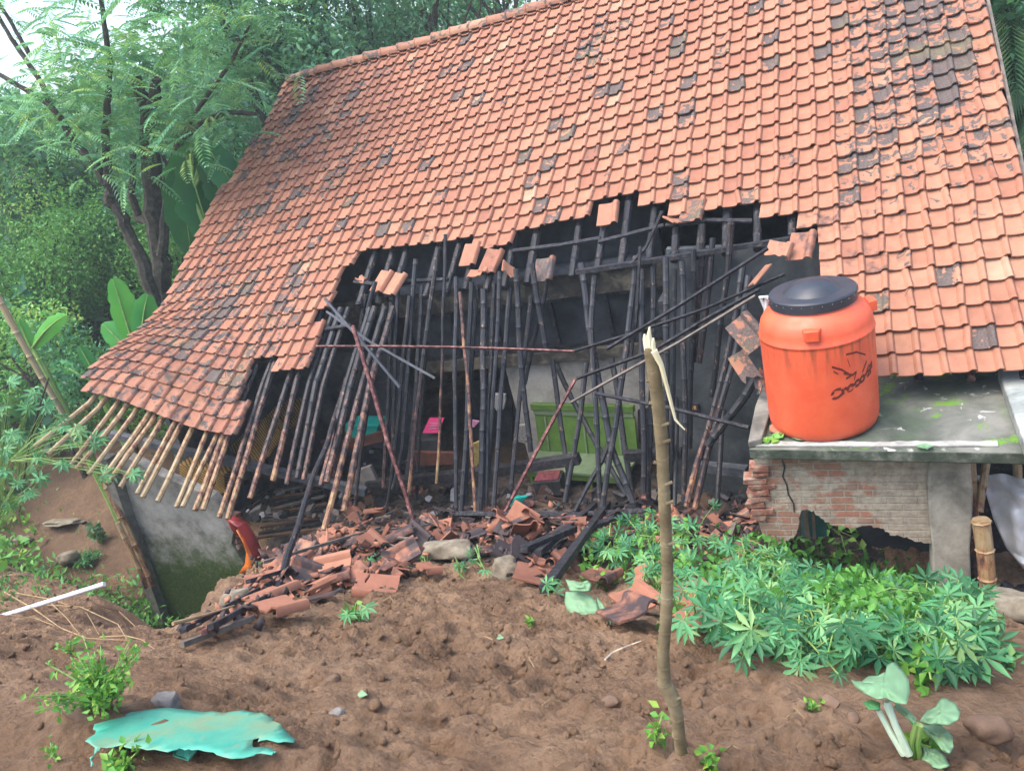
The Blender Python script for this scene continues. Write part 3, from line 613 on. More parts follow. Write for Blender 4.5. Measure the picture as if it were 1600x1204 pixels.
# ------------------------------------------------------------------ water tank
TB = topz(1287, 655, ZS + .004)
tank = empty('water_tank', TB, 'orange plastic water tank with black lid standing on the mossy concrete slab', 'water tank')
m, nt, b = newmat('orange_plastic', .42, .5); P = objc(nt); s = N(nt, 'ShaderNodeSeparateXYZ'); nt.links.new(P, s.inputs[0])
ang = N(nt, 'ShaderNodeMath', operation='ARCTAN2'); nt.links.new(s.outputs[1], ang.inputs[0]); nt.links.new(s.outputs[0], ang.inputs[1])
cv = N(nt, 'ShaderNodeCombineXYZ'); nt.links.new(math_n(nt, 'MULTIPLY', ang.outputs[0], 9.0), cv.inputs[0]); nt.links.new(math_n(nt, 'MULTIPLY', s.outputs[2], 1.6), cv.inputs[1])
n = noise_n(nt, 1.0, 6, .65, vec=cv.outputs[0]); n2 = noise_n(nt, 5, 5, .6, vec=P)
band = math_n(nt, 'MULTIPLY', step_n(nt, s.outputs[2], .52, .84), step_n(nt, s.outputs[2], .915, .885))
st = math_n(nt, 'MULTIPLY', step_n(nt, math_n(nt, 'ADD', n.outputs[0], math_n(nt, 'MULTIPLY', n2.outputs[0], .35)), .60, .86), band)
base = ramp(nt, n2.outputs[0], [(.3, (.66, .088, .034)), (.7, (.76, .13, .055))]); cc = mix(nt, math_n(nt, 'MULTIPLY', st, .62), base, (.16, .05, .025))
low = math_n(nt, 'MULTIPLY', step_n(nt, s.outputs[2], .10, .0), .6); cc = mix(nt, low, cc, (.25, .06, .03))
st2 = math_n(nt, 'MULTIPLY', step_n(nt, n.outputs[0], .60, .75), .28); cc = mix(nt, st2, cc, (.45, .05, .02))
n6 = noise_n(nt, 26, 6, .75, vec=P, dist=1.0); cc = mix(nt, math_n(nt, 'MULTIPLY', step_n(nt, n6.outputs[0], .60, .70), .22), cc, (.62, .30, .20)); n7 = noise_n(nt, 9, 5, .7, vec=P); nt.links.new(ramp(nt, n7.outputs[0], [(.3, (.34,) * 3), (.7, (.62,) * 3)]), b.inputs['Roughness']); nt.links.new(cc, b.inputs['Base Color']); ORANGE = m
TR = .462; TH = 1.185
prof = [(TR * .86, 0), (TR * .95, .02), (TR * .985, .06), (TR, .12), (TR, .40), (TR * 1.0, .86), (TR * 1.0, .885), (TR * 1.012, .89), (TR * 1.012, .90), (TR * .995, .91), (TR * .985, .97), (TR * .95, 1.03), (TR * .88, 1.08), (TR * .76, 1.12), (TR * .72, 1.14), (TR * .70, 1.17), (TR * .70, TH + .02)]
m = MB(); m.lathe(prof, 72); body = None
m2 = MB(); m2.v = [(a + TB.x, b_ + TB.y, c_ + TB.z) for a, b_, c_ in m.v]; m2.a = m.a; m2.f = m.f; m2.m = m.m; body = m2.build('body', ORANGE, tank, angle=50)
def toTank(ang, z, r=TR): return TB + Vector((r * math.cos(ang), r * math.sin(ang), z))
fr = math.atan2(-TB.y, -TB.x)      # angle facing the camera
for da, z in ((-.07, 1.015), (1.75, 1.03)):
    m = MB(); a = fr + da; c = toTank(a, z, TR * .90); M = Matrix.Rotation(a, 3, 'Z')
    pts = [M @ Vector((x, y, 0)) for x, y in ((0, -.075), (.075, -.055), (.075, .055), (0, .075))]
    m.prism([c + p + Vector((0, 0, -.05)) for p in pts], Vector((0, 0, .095)))
    m.build('lug', ORANGE, tank, bevel=.008)
BLACKP = simple('black_plastic', [(.3, (.022, .026, .034)), (.7, (.04, .046, .058))], 5, .38, .5, .1)
m = MB(); lz = TH - .005
m.lathe([(TR * .73, lz - .02), (TR * .76, lz - .03), (TR * .765, lz + .05), (TR * .745, lz + .064), (TR * .50, lz + .062), (TR * .46, lz + .075), (TR * .36, lz + .115), (TR * .2, lz + .14), (.01, lz + .148)], 64, TB)
lid = m.build('lid', BLACKP, tank, angle=30)
m = MB()
for q in range(28):
    a = 2 * math.pi * q / 28; m.lathe([(.003, -.004), (.003, .003), (.001, .004)], 6, toTank(a, lz + .03, TR * .77), Matrix.Rotation(a, 3, 'Z') @ Matrix.Rotation(R(90), 3, 'Y'))
m.build('lid_stud', simple('pale_stud', [(.4, (.3, .3, .3)), (.7, (.4, .4, .4))], 5), lid)
# worn stencilled lettering and emblem, bent round the body
def wrap(pts3, name, mat, parent):
    pass
INK = simple('worn_black_ink', [(.3, (.10, .022, .016)), (.7, (.17, .03, .02))], 20, .6)
def text_mesh(body_, size):
    cu = bpy.data.curves.new('t', 'FONT'); cu.body = body_; cu.size = size; cu.offset = .0065; o = bpy.data.objects.new('t', cu); C.objects.link(o)
    bpy.context.view_layer.update(); me = bpy.data.meshes.new_from_object(o.evaluated_get(bpy.context.evaluated_depsgraph_get())); bpy.data.objects.remove(o); return me
def wrap_text(txt, size, a0, z0, slope, name):
    me = text_mesh(txt, size); bm = bmesh.new(); bm.from_mesh(me); bmesh.ops.triangulate(bm, faces=bm.faces)
    bmesh.ops.subdivide_edges(bm, edges=[e for e in bm.edges if e.calc_length() > .03], cuts=2, use_grid_fill=True)
    kill = [f for f in bm.faces if noise.noise(f.calc_center_median() * 34) > .34]
    bmesh.ops.delete(bm, geom=kill, context='FACES')
    mb = MB(); ids = {}
    for vv in bm.verts:
        a = a0 + vv.co.x / TR; ids[vv] = mb.vert(toTank(a, z0 + vv.co.y + vv.co.x * slope, TR + .0025))
    for f in bm.faces: mb.face(*[ids[q] for q in f.verts])
    bm.free(); mb.build(name, INK, tank, smooth=False)
def px_on_tank(px, py):
    """angle and height of a photo point on the front of the tank"""
    best = None
    for a in np.linspace(fr - 1.5, fr + 1.5, 301):
        for z in (.2, .9):
            pass
        p0 = proj(toTank(a, .2)); p1 = proj(toTank(a, .9)); t = (py - p0[1]) / (p1[1] - p0[1]); x = p0[0] + (p1[0] - p0[0]) * t; d = abs(x - px)
        if best is None or d < best[0]: best = (d, a, .2 + .7 * t)
    return best[1], best[2]
a0, z0 = px_on_tank(1298, 625); a1, z1 = px_on_tank(1352, 590)
wrap_text('Crocodil', .12, a0, z0, (z1 - z0) / ((a1 - a0) * TR), 'lettering')
m = MB(); 
for st_ in [[(1300, 572), (1315, 576), (1330, 585), (1322, 590)], [(1318, 582), (1332, 584), (1338, 579), (1334, 592)], [(1322, 553), (1338, 549), (1352, 553)], [(1347, 580), (1351, 570), (1354, 562)], [(1354, 578), (1357, 568)], [(1328, 596), (1330, 604)], [(1302, 579), (1310, 583)], [(1324, 560), (1328, 572)]]:
    w = rnd.uniform(.006, .013); L_ = [px_on_tank(*p) for p in st_]
    for (aa, za), (ab, zb) in zip(L_, L_[1:]):
        for q in range(3):
            f0, f1 = q / 3, (q + 1) / 3; x0 = aa + (ab - aa) * f0; x1 = aa + (ab - aa) * f1; y0 = za + (zb - za) * f0; y1 = za + (zb - za) * f1
            m.face(m.vert(toTank(x0, y0 - w, TR + .0025)), m.vert(toTank(x1, y1 - w, TR + .0025)), m.vert(toTank(x1, y1 + w, TR + .0025)), m.vert(toTank(x0, y0 + w, TR + .0025)))
m.build('emblem', INK, tank, smooth=False)
# pvc pipe at the tank's left shoulder
pipe = MB(); Yp = 6.9
PV = simple('white_pvc', [(.3, (.45, .5, .48)), (.7, (.62, .66, .64))], 5, .4)
pipe.tube([at(1203, 500, Y=Yp), at(1188, 464, Y=Yp), at(1212, 463, Y=Yp - .1), at(1235, 463, Y=Yp - .2)], .016, 10)
pipe.tube([at(1196, 500, Y=Yp), at(1198, 466, Y=Yp)], .02, 10)
tag(pipe.build('pvc_pipe', PV), 'white plastic pipe bent into the left shoulder of the orange tank', 'pipe')

# ------------------------------------------------------------------ loose poles in the burnt opening
def pole(pts, Y0, Y1, r, chars, label, group='charred bamboo poles fallen in the opening', mat=None, name='bamboo_pole', wob=.006, cat='pole'):
    L = len(pts); Ys = [Y0 + (Y1 - Y0) * (p[1] - pts[0][1]) / (pts[-1][1] - pts[0][1] + 1e-6) if abs(pts[-1][1] - pts[0][1]) > 25 else Y0 + (Y1 - Y0) * k / (L - 1) for k, p in enumerate(pts)]
    m = MB(); pole_mesh(m, [at(*p, Y=y) for p, y in zip(pts, Ys)], r, chars, wob=wob, r_end=r * .9)
    return tag(m.build(name, mat or BAMBOO), label, cat, group)
O_ = 'charred pole '
POLES = [
 ([(541, 590), (513, 690), (489, 745), (456, 850), (432, 926)], 7.7, G(432, 930).y - .02, .033, (.5, .75), 'long purplish charred pole slanting from the left tiles down to the lower heap'),
 ([(600, 474), (591, 520), (583, 583), (566, 690), (555, 790)], 8.3, 7.0, .027, (.9, .45), O_ + 'just right of the turquoise tray'),
 ([(612, 455), (608, 600), (606, 650), (598, 762)], 8.4, 7.2, .031, (.95, .35), O_ + 'with a bright orange unburnt knot above the tray'),
 ([(621, 452), (616, 600), (612, 765)], 8.3, 7.2, .028, (1, .6), O_ + 'first one right of the pole with the orange knot'),
 ([(640, 462), (630, 560), (618, 700), (604, 800)], 8.2, 7.0, .028, (.6, .7), O_ + 'with flaking pale scars above the red strip, left of the pink box'),
 ([(650, 405), (642, 530), (628, 700), (614, 765)], 8.5, 7.1, .032, (1.0, .6), O_ + 'starting right under the hanging pair of tiles'),
 ([(659, 446), (651, 600), (636, 750)], 8.4, 7.2, .033, (.9, .6), O_ + 'thick one just left of the pink box'),
 ([(683, 400), (668, 510), (656, 600), (645, 700), (638, 790)], 8.4, 7.0, .032, (.9, .2), O_ + 'orange towards its foot in front of the pink box edge'),
 ([(696, 366), (693, 480), (690, 600), (683, 754)], 8.5, 7.2, .022, (1.0, .1), 'thin straight pole rising past the tile edge, pale tan where it crosses the pink box'),
 ([(713, 432), (711, 600), (713, 805)], 8.3, 6.9, .031, (1.0, 1.0), O_ + 'black and upright left of the red-brown bent one'),
 ([(719, 456), (724, 530), (732, 616), (738, 720), (744, 803)], 8.15, 6.8, .024, (.35, .25), 'thin red-brown bent pole among the black ones in mid opening'),
 ([(736, 441), (730, 625), (722, 803)], 8.4, 6.9, .034, (1, 1.1), O_ + 'black and straight crossing behind the red-brown bent one'),
 ([(746, 445), (738, 560), (730, 700), (727, 790)], 8.5, 7.0, .030, (.9, .9), O_ + 'with one tiny orange fleck near its top'),
 ([(756, 452), (755, 625), (751, 803)], 8.3, 6.9, .042, (1.1, 1.1), 'thickest jet black pole standing upright at the middle of the opening'),
 ([(771, 443), (766, 560), (762, 625), (760, 790)], 8.4, 7.0, .032, (1, 1), O_ + 'second one right of the thickest black pole'),
 ([(781, 424), (775, 560), (768, 640), (764, 740)], 8.2, 7.3, .029, (1, .95), O_ + 'rising to the folded pair of hanging tiles'),
 ([(798, 449), (790, 540), (783, 610), (776, 700), (771, 803)], 8.4, 6.9, .034, (1.1, .9), O_ + 'passing in front of the white cloth'),
 ([(807, 419), (809, 480), (811, 531), (820, 620), (828, 705)], 8.3, 7.6, .040, (1.1, .95), 'thick black pole bending right, left of the white wall'),
 ([(830, 462), (822, 540), (810, 640), (797, 765)], 8.5, 7.2, .032, (1.1, 1), O_ + 'slanting behind the thick bending one'),
 ([(831, 411), (843, 480), (856, 550)], 8.2, 8.0, .038, (1, 1), 'short black pole slanting across the window panels'),
 ([(863, 562), (872, 640), (888, 740), (884, 785)], 8.6, 7.5, .036, (1, 1.1), 'black pole standing in front of the green bench with a pale burnt tip'),
 ([(908, 411), (920, 500), (935, 590), (946, 640), (957, 700), (988, 786)], 8.4, 7.0, .044, (1.1, 1.1), 'heavy black timber slanting from the wall plate across the right half of the green bench'),
 ([(929, 430), (923, 513), (929, 600), (938, 797)], 8.2, 7.0, .033, (1.1, 1.1), 'black pole standing upright at the right third of the green bench'),
 ([(994, 400), (989, 460), (978, 550), (965, 650), (950, 730), (940, 797)], 8.3, 6.9, .036, (.9, 1.1), 'black pole slanting down left across the right end of the green bench'),
 ([(916, 567), (908, 640), (894, 720), (882, 784)], 8.2, 7.3, .034, (1.0, 1.1), 'short black pole with an orange burnt tip in front of the green bench'),
 ([(869, 569), (895, 625), (935, 698), (985, 786)], 8.8, 7.6, .037, (1, 1.1), 'black pole crossing diagonally down right before the green bench'),
 ([(955, 560), (965, 620), (975, 700), (990, 790)], 8.8, 7.6, .040, (1, 1), 'black pole slanting along the right leg of the green bench'),
 ([(953, 688), (938, 725), (915, 765), (896, 800)], 7.8, 6.9, .03, (1, .8), 'short sooty pole propped low across the bench front'),
 ([(1003, 420), (1004, 600), (1006, 770)], 8.2, 7.2, .036, (1.0, 1.1), O_ + 'hidden partly by the snapped cassava trunk top'),
 ([(1021, 415), (1019, 560), (1016, 700), (1014, 780)], 8.25, 7.3, .034, (1.1, 1), O_ + 'directly behind the snapped cassava trunk'),
 ([(1040, 402), (1041, 600), (1043, 785)], 8.1, 7.2, .036, (1.1, 1), O_ + 'close on the right side of the snapped cassava trunk'),
 ([(1054, 420), (1051, 640), (1049, 780)], 8.2, 7.3, .028, (1.0, .9), O_ + 'second one right of the snapped cassava trunk'),
 ([(1065, 408), (1068, 560), (1071, 640), (1069, 785)], 8.1, 7.1, .033, (1.0, .6), O_ + 'with a red patch, left of the wall socket'),
 ([(1083, 390), (1084, 480), (1080, 600), (1077, 700)], 8.2, 7.9, .030, (.9, 1), O_ + 'in front of the wall socket'),
 ([(1098, 350), (1094, 450), (1089, 520), (1084, 565)], 8.35, 8.1, .033, (.6, .5), 'short scorched pole ending in mid-air above the wall socket, left of a pair'),
 ([(1112, 372), (1106, 450), (1099, 520), (1092, 567)], 8.3, 8.0, .033, (.7, .45), 'short scorched pole with tan flecks ending in mid-air, right of a pair'),
 ([(1142, 345), (1136, 430), (1127, 500), (1112, 620)], 8.2, 7.9, .034, (.5, .9), O_ + 'tan flecked at its top below the right tile edge'),
 ([(1160, 415), (1148, 500), (1134, 570), (1112, 650), (1093, 710), (1072, 790)], 8.1, 6.8, .037, (1.0, .25), 'long leaning pole burnt orange at its foot, left of a close pair beside the platform'),
 ([(1170, 430), (1160, 500), (1145, 565), (1120, 660), (1104, 710), (1084, 795)], 8.0, 6.8, .036, (1.1, .35), 'long leaning pole burnt orange at its foot, right of a close pair beside the platform'),
 ([(1186, 578), (1160, 622), (1130, 663), (1107, 696)], 7.2, 7.0, .046, (.8, .8), 'thick black pole jutting from beneath the tank down to the leaning pair'),
 ([(1130, 640), (1126, 700), (1120, 790)], 7.9, 7.1, .032, (1, .7), 'upright black pole nearest the brick wall on the dark plaster'),
 ([(1056, 620), (1056, 700), (1054, 790)], 8.0, 7.1, .026, (1, .9), O_ + 'thin and low, behind the fallen dark batten'),
 ([(587, 440), (575, 480), (566, 560), (550, 640)], 8.3, 7.9, .030, (1, .7), 'short black pole hanging behind the crossed grey battens'),
 ([(572, 460), (560, 530), (548, 600), (530, 700), (515, 790)], 8.4, 7.4, .030, (.9, .4), 'flecked pole falling left behind the crossed grey battens'),
 ([(670, 470), (664, 560), (655, 680), (650, 780)], 8.7, 7.6, .027, (1, .8), O_ + 'slim one behind the pink box'),
 ([(860, 415), (848, 470), (832, 540), (820, 600)], 8.6, 8.3, .030, (1, 1), 'black pole crossing the window panels down to the left'),
]
for p, a, b, r, c, l in POLES: pole(p, a, b, r, c, l)
# thin cross pieces: battens and strips
GREYBAT = simple('blue_grey_batten', [(.3, (.03, .035, .045)), (.7, (.085, .095, .115))], 9, .5, .4, .4, pos=True)
def strip(pts, Ya, Yb, w, mat, label, name='batten', t=.02, sag=0):
    m = MB(); L = len(pts)
    P = [at(*p, Y=Ya + (Yb - Ya) * k / (L - 1)) for k, p in enumerate(pts)]
    for a, b in zip(P, P[1:]): m.bar(a, b, w, t, Vector((0, -.7, .7)), n=4)
    return tag(m.build(name, mat), label, 'batten', 'loose roof battens')
strip([(495, 541), (600, 541), (700, 542), (800, 545), (897, 549)], 7.2, 7.4, .016, REDWOOD, 'long scorched red batten running level across the left opening', t=.045)
strip([(895, 549), (990, 520), (1100, 483), (1226, 428)], 7.45, 7.9, .02, CHAR, 'thin black batten rising right from the tip of the red batten', t=.04)
strip([(948, 545), (1060, 478), (1200, 388)], 7.3, 7.9, .022, CHAR, 'straight grey batten rising steeply to the loose tiles left of the tank', t=.045)
strip([(901, 591), (1020, 548), (1100, 500), (1186, 452)], 7.2, 7.7, .022, CHAR, 'black splintered batten rising behind the snapped trunk tip towards the tank', t=.045)
strip([(891, 629), (960, 590), (1060, 535), (1180, 462)], 7.0, 7.6, .02, TIMBER, 'weathered brown batten, lowest of the ones rising to the right', t=.035)
strip([(930, 614), (1050, 638), (1170, 668)], 7.0, 6.6, .03, CHAR, 'dark flat batten falling gently right to the platform corner', t=.05)
strip([(508, 467), (560, 527), (625, 605)], 7.4, 7.1, .03, GREYBAT, 'grey batten falling steeply right, upper one of the crossed pair', t=.05)
strip([(511, 487), (580, 535), (680, 591)], 7.5, 7.3, .03, GREYBAT, 'grey batten falling gently right, lower one of the crossed pair', t=.05)
strip([(899, 592), (862, 660), (825, 730), (788, 801)], 7.2, 6.7, .03, REDWOOD, 'red-brown batten slanting down left in front of the green bench', t=.03)
strip([(551, 508), (580, 600), (606, 690), (636, 778), (650, 828)], 7.1, 6.4, .04, REDWOOD, 'purplish red batten falling right from the crossed grey pair to the heap', t=.04)
strip([(1035, 330), (1010, 385), (987, 410)], 8.3, 8.2, .03, CHAR, 'short black stick hanging under the curled tile', t=.03)
strip([(1000, 385), (998, 430), (994, 500), (985, 560)], 8.1, 7.9, .03, CHAR, 'splintered black stick hanging beside the lintel end', t=.03)
strip([(713, 802), (900, 803), (1010, 797)], 6.6, 6.8, .05, CHAR, 'long charred strip lying level on top of the tile heap', t=.05)
strip([(550, 834), (700, 822), (900, 806)], 6.3, 6.5, .025, REDWOOD, 'thin dark rod lying across the upper tile heap', t=.025)
# eave beams
def beam(p, q, Ya, Yb, r, label, mat):
    m = MB(); m.bar(at(*p, Y=Ya), at(*q, Y=Yb), r, r * 1.1, n=8); return tag(m.build('timber_beam', mat), label, 'beam', 'fallen eave beams')
GB = simple('smoked_beam', [(.3, (.035, .04, .05)), (.5, (.08, .09, .105)), (.7, (.15, .155, .165))], 6, .6, .3, .5, pos=True)
beam((162, 676), (572, 768), 7.2, 7.3, .10, 'long grey eave beam sagging behind the left rafters', GB)
beam((575, 757), (752, 738), 7.6, 7.6, .11, 'dark beam below the pink box', CHAR)
beam((755, 738), (905, 716), 7.6, 7.6, .11, 'charred beam lying before the left end of the green bench', CHAR)
beam((978, 712), (1066, 708), 7.8, 7.8, .11, 'short beam stub right of the green bench behind the trunk', CHAR)
beam((1090, 728), (1168, 736), 7.8, 7.6, .10, 'blue-grey beam end with frayed tip against the dark plaster', GB)
m = MB(); m.bar(at(566, 768, Y=7.1), at(578, 752, Y=7.1), .09, .1); 

# ------------------------------------------------------------------ loose roof tiles
def tile_mesh(kind, seed):
    """a single clay tile about 0.22 x 0.30 m, lying flat, broken in different ways"""
    r = random.Random(seed); mb = MB(); V = [0, .25, .5, .75, 1.0]; cut = [1.0] * len(PROF); lo = [0.0] * len(PROF); a = 0; b = len(PROF)
    if kind == 1:   # lower end snapped off
        base = r.uniform(.45, .7); sl = r.uniform(-.3, .3); cut = [min(1, max(.2, base + sl * (k / 10 - .5) + r.uniform(-.06, .06))) for k in range(len(PROF))]
    if kind == 2: a = r.choice([0, 2]); b = len(PROF) - r.choice([5, 6]); cut = [min(1, .8 + r.uniform(-.12, .2)) for _ in PROF]
    if kind == 3: a = 4; lo = [r.uniform(0, .3) for _ in PROF]; cut = [r.uniform(.55, .85) for _ in PROF]
    if kind == 4: a = 3; b = 8; lo = [r.uniform(.0, .25) for _ in PROF]; cut = [r.uniform(.45, .65) for _ in PROF]
    cols = list(range(a, b)); top = []; bot = []
    for f in V:
        top.append([]); bot.append([])
        for k in cols:
            u, h = PROF[k]; v = lo[k] + (cut[k] - lo[k]) * f
            p = Vector((u * .245 + .10, .17 - v * .34, h * 1.1)); top[-1].append(mb.vert(p + Vector((0, 0, .014)))); bot[-1].append(mb.vert(p))
    n = len(cols)
    for A_, flip in ((top, 0), (bot, 1)):
        for x, y in zip(A_, A_[1:]):
            for k in range(n - 1): mb.face(*((x[k], y[k], y[k + 1], x[k + 1]) if not flip else (x[k], x[k + 1], y[k + 1], y[k])))
    for k in range(n - 1): mb.face(top[-1][k], bot[-1][k], bot[-1][k + 1], top[-1][k + 1]); mb.face(top[0][k], top[0][k + 1], bot[0][k + 1], bot[0][k])
    for f in range(len(V) - 1):
        for k in (0, n - 1): mb.face(top[f][k], top[f + 1][k], bot[f + 1][k], bot[f][k])
    return mb
def loose_tile(loc, rot, kind, tint, label, group=None, seed=None):
    mb = tile_mesh(kind, seed if seed is not None else rnd.randint(0, 99999)); mb.a = [tint] * len(mb.v)
    o = mb.build('clay_tile', TILE, origin=(0, 0, 0), angle=30); o.location = loc; o.rotation_euler = rot
    return tag(o, label, 'roof tile', group)
HEAP = [(318, 1012), (372, 985), (420, 980), (478, 942), (520, 938), (560, 938), (610, 912), (640, 902), (652, 880), (690, 862), (740, 862), (790, 890), (840, 915), (880, 900), (930, 870), (1000, 850), (1100, 880), (1150, 868), (1190, 830), (1182, 795), (1090, 792), (1000, 798), (900, 800), (700, 800), (560, 800), (515, 830), (450, 868), (405, 885), (392, 925), (372, 955), (300, 1005)]
def in_poly(x, y, P):
    c = False; n = len(P)
    for k in range(n):
        ax, ay = P[k]; bx, by = P[(k + 1) % n]
        if (ay > y) != (by > y) and x < (bx - ax) * (y - ay) / (by - ay) + ax: c = not c
    return c
ntile = 0; tries = 0
placed = []
while ntile < 262 and tries < 6000:
    tries += 1; x = rnd.uniform(300, 1190); y = rnd.uniform(790, 1012)
    if not in_poly(x, y, HEAP): continue
    if x > 850 and rnd.random() < .4: continue
    if x < 450 and rnd.random() < .72: continue
    g = G(x, y); d2 = [1 for q in placed if (q - g).length < .16]
    lay = min(len(d2), 4); placed.append(g.copy())
    ang = Euler((rnd.gauss(-.05, .38), rnd.gauss(0, .38), rnd.uniform(-3.14, 3.14)))
    kind = rnd.choices([0, 1, 2, 3, 4], [3, 3, 2, 2, 2])[0]
    soot = rnd.choice([0, .05, .2, .3, .4, .5]) if x < 640 else rnd.choice([.1, .3, .4, .5, .6, .7])
    slope = Euler((R(-28) * .6, 0, 0)).to_matrix()
    rot = (slope @ ang.to_matrix()).to_euler()
    kw = ['whole', 'half', 'cracked', 'broken', 'narrow'][kind]; cw = 'clean orange' if soot < .08 else 'sooty' if soot < .38 else 'blackened'
    zn = [(400, 'at the tip of the tile heap above the pit'), (470, 'near the foot of the long purplish pole'), (540, 'where the heap widens below the left rafters'), (610, 'in the left of the heap below the turquoise basket'), (690, 'in the heap left of the flat concrete chunk'), (770, 'in the heap behind the flat concrete chunk'), (850, 'in the heap before the middle poles'), (930, 'around the bundle of black timbers'), (1020, 'between the black timbers and the snapped trunk'), (1300, 'in the rubble left of the brick wall')]
    zone = next(z for lim, z in zn if x < lim)
    loose_tile(g + Vector((0, 0, .03 + .05 * lay)), rot, kind, (rnd.gauss(.30, .16), rnd.random() * .2 - .1, soot + .01), kw + ' ' + cw + ' roof tile ' + zone, 'loose tiles ' + zone); ntile += 1
def shards(n, seed):
    V = []; F = []; T = []; k = 0
    while k < n:
        x = rnd.uniform(300, 1190); y = rnd.uniform(788, 1012)
        if not in_poly(x, y, HEAP): continue
        g = G(x, y) + Vector((rnd.gauss(0, .05), rnd.gauss(0, .05), rnd.uniform(.0, .16))); M = Euler((rnd.gauss(0, .7), rnd.gauss(0, .7), rnd.uniform(0, 6.3))).to_matrix(); s_ = rnd.uniform(.012, .055); q = rnd.choice([3, 4]); b0 = len(V)
        tt = (rnd.uniform(0, .7), -.1, rnd.choice([0, .2, .5, .8, .9]))
        pl = [Vector((math.cos(a * 1.571 + rnd.uniform(-.4, .4)) * s_, math.sin(a * 1.571 + rnd.uniform(-.4, .4)) * s_ * rnd.uniform(.4, 1), 0)) for a in range(4)]
        for dz in (0, .012):
            for p in pl: V.append(list(g + M @ (p + Vector((0, 0, dz))))); T.append(tt)
        F += [[b0, b0 + 1, b0 + 2, b0 + 3], [b0 + 7, b0 + 6, b0 + 5, b0 + 4]] + [[b0 + a, b0 + 4 + a, b0 + 4 + (a + 1) % 4, b0 + (a + 1) % 4] for a in range(4)]; k += 1
    o = npmesh('tile_rubble', V, F, TILE, None, T); tag(o, 'small shards of broken tile and soot filling the gaps of the heap', 'tile shards', kind='stuff')
shards(1000, 1)
# named single tiles on the mud and among the leaves
def facecam(px, py, D_or_Y, roll=0, tilt=0, yaw=0):
    pass
SING = [(432, 948, 0, .1, .12, 0.0, .5, 0, 'whole orange tile lying face up at the left foot of a long pole'), (437, 972, 1, -.3, .1, .1, .45, .25, 'broken tile just below the whole tile at the pole foot'),
        (885, 895, 1, .8, 0, .1, .6, 0, 'bright orange broken tile between the charred poles and the crushed green leaf'), (943, 915, 0, -.2, .1, .2, .4, .35, 'brown tile pressed into the leaves right of the crushed green leaf'),
        (1000, 958, 0, .7, .5, .2, .35, .1, 'large ribbed tile tilted on edge above the white roots'), (985, 978, 0, .75, .2, .1, .45, .45, 'half blackened tile leaning lowest beside the white roots'),
        (1020, 917, 1, 1.4, .1, 0, .4, .1, 'tile piece lying level left of the snapped trunk among leaves'), (1092, 950, 0, -.7, .35, .3, .5, .05, 'clean terracotta tile tilted right of the snapped trunk'), (1098, 1000, 1, -.3, .2, .2, .5, .0, 'pinkish tile piece half buried right of the snapped trunk'),
        (570, 918, 1, .5, .1, 0, .55, 0.02, 'pink broken tile at the lower edge of the left heap beside green leaves'), (548, 850, 0, .9, .1, 0, .6, .05, 'large clean terracotta tile on top of the left heap'), (660, 905, 1, -.6, .1, 0, .35, .2, 'dark red tile at the right end of the left heap beside the concrete chunk')]
for x, y, k, rz, rx, ry, sh, so_, l in SING:
    g = G(x, y); loose_tile(g + Vector((0, 0, .11)), Euler((R(-30) + rx * .6, ry * .6, rz)), k, (sh, -.1, so_), l)
# tiles hanging from the torn edge
def hang(px, py, kind, rz, rx, ry, tint, label, up=.02):
    i, j = inv_roof(px, py, up); base = roofp(i, j, up); Mr = Matrix(((1, 0, 0), (0, float(-RB[1]), 0), (0, 0, 1)))
    e = Euler((math.atan2(.131, .196) + rx, ry, rz)); loose_tile(base, e, kind, tint, label)
hang(950, 335, 0, 0, .02, 0, (.5, -.1, .2), 'single tile still hooked alone on the battens in a gap of the torn edge')
hang(850, 422, 0, -.05, .05, 0, (.2, .5, .35), 'grey blackened tile stuck between two rafter stubs', .03)
hang(597, 440, 0, -.35, .0, .1, (.6, -.1, .05), 'left tile of the slipped pair on the upper left battens', .03)
hang(618, 444, 0, -.38, .0, .1, (.65, -.1, .0), 'right tile of the slipped pair on the upper left battens', .045)
hang(558, 440, 3, .9, -.4, .3, (.5, -.1, .25), 'tile shard jammed upright under the upper left batten', .0)
hang(745, 432, 1, .1, -.4, .1, (.6, -.1, .0), 'short broken tile tipped forward on the rafter stubs', .05)
hang(768, 408, 0, -.2, .1, .2, (.3, .1, .3), 'greyish tile folded over the edge, left of two hanging together', .03)
hang(797, 425, 2, .5, -.3, .9, (.6, -.1, .1), 'orange tile twisted on edge, right of two hanging together', .02)
hang(1060, 345, 2, .6, -.5, .3, (.6, -.1, .1), 'curled broken tile dangling below the torn edge', .03)
hang(1082, 330, 0, -.1, -.1, .1, (.3, .4, .1), 'grey tile slipped askew beside the curled broken tile', .04)
hang(1252, 385, 0, -.25, .05, 0, (.45, 0, .35), 'sooty tile slipped down at the right end of the torn edge', .03)
hang(1213, 402, 1, -.35, .25, .2, (.75, -.1, .25), 'pale tile lying back-up left of the tank lid', .05)
hang(1190, 430, 2, -.7, -.2, -.3, (.65, -.1, .05), 'tile fragment hanging lowest left of the tank lid', .05)
hang(735, 398, 0, -.15, .08, 0, (.55, -.1, .05), 'tile slid half off the edge above the bent red-brown pole', .035)
# shattered tiles beside the tank
for k, (x, y, rz, ry, l) in enumerate([(1168, 520, .4, -.5, 'upper tile shard sticking out left of the tank'), (1160, 538, .2, -.2, 'second tile shard sticking out left of the tank'), (1170, 572, .3, -.4, 'splintered grey tile shard at mid height left of the tank'), (1176, 603, -.1, -.2, 'lowest tile shard sticking out left of the tank')]):
    loose_tile(at(x, y, Y=6.9), Euler((.9, ry, rz)), (0, 3, 2, 3)[k], (.5, .5, .15), l)

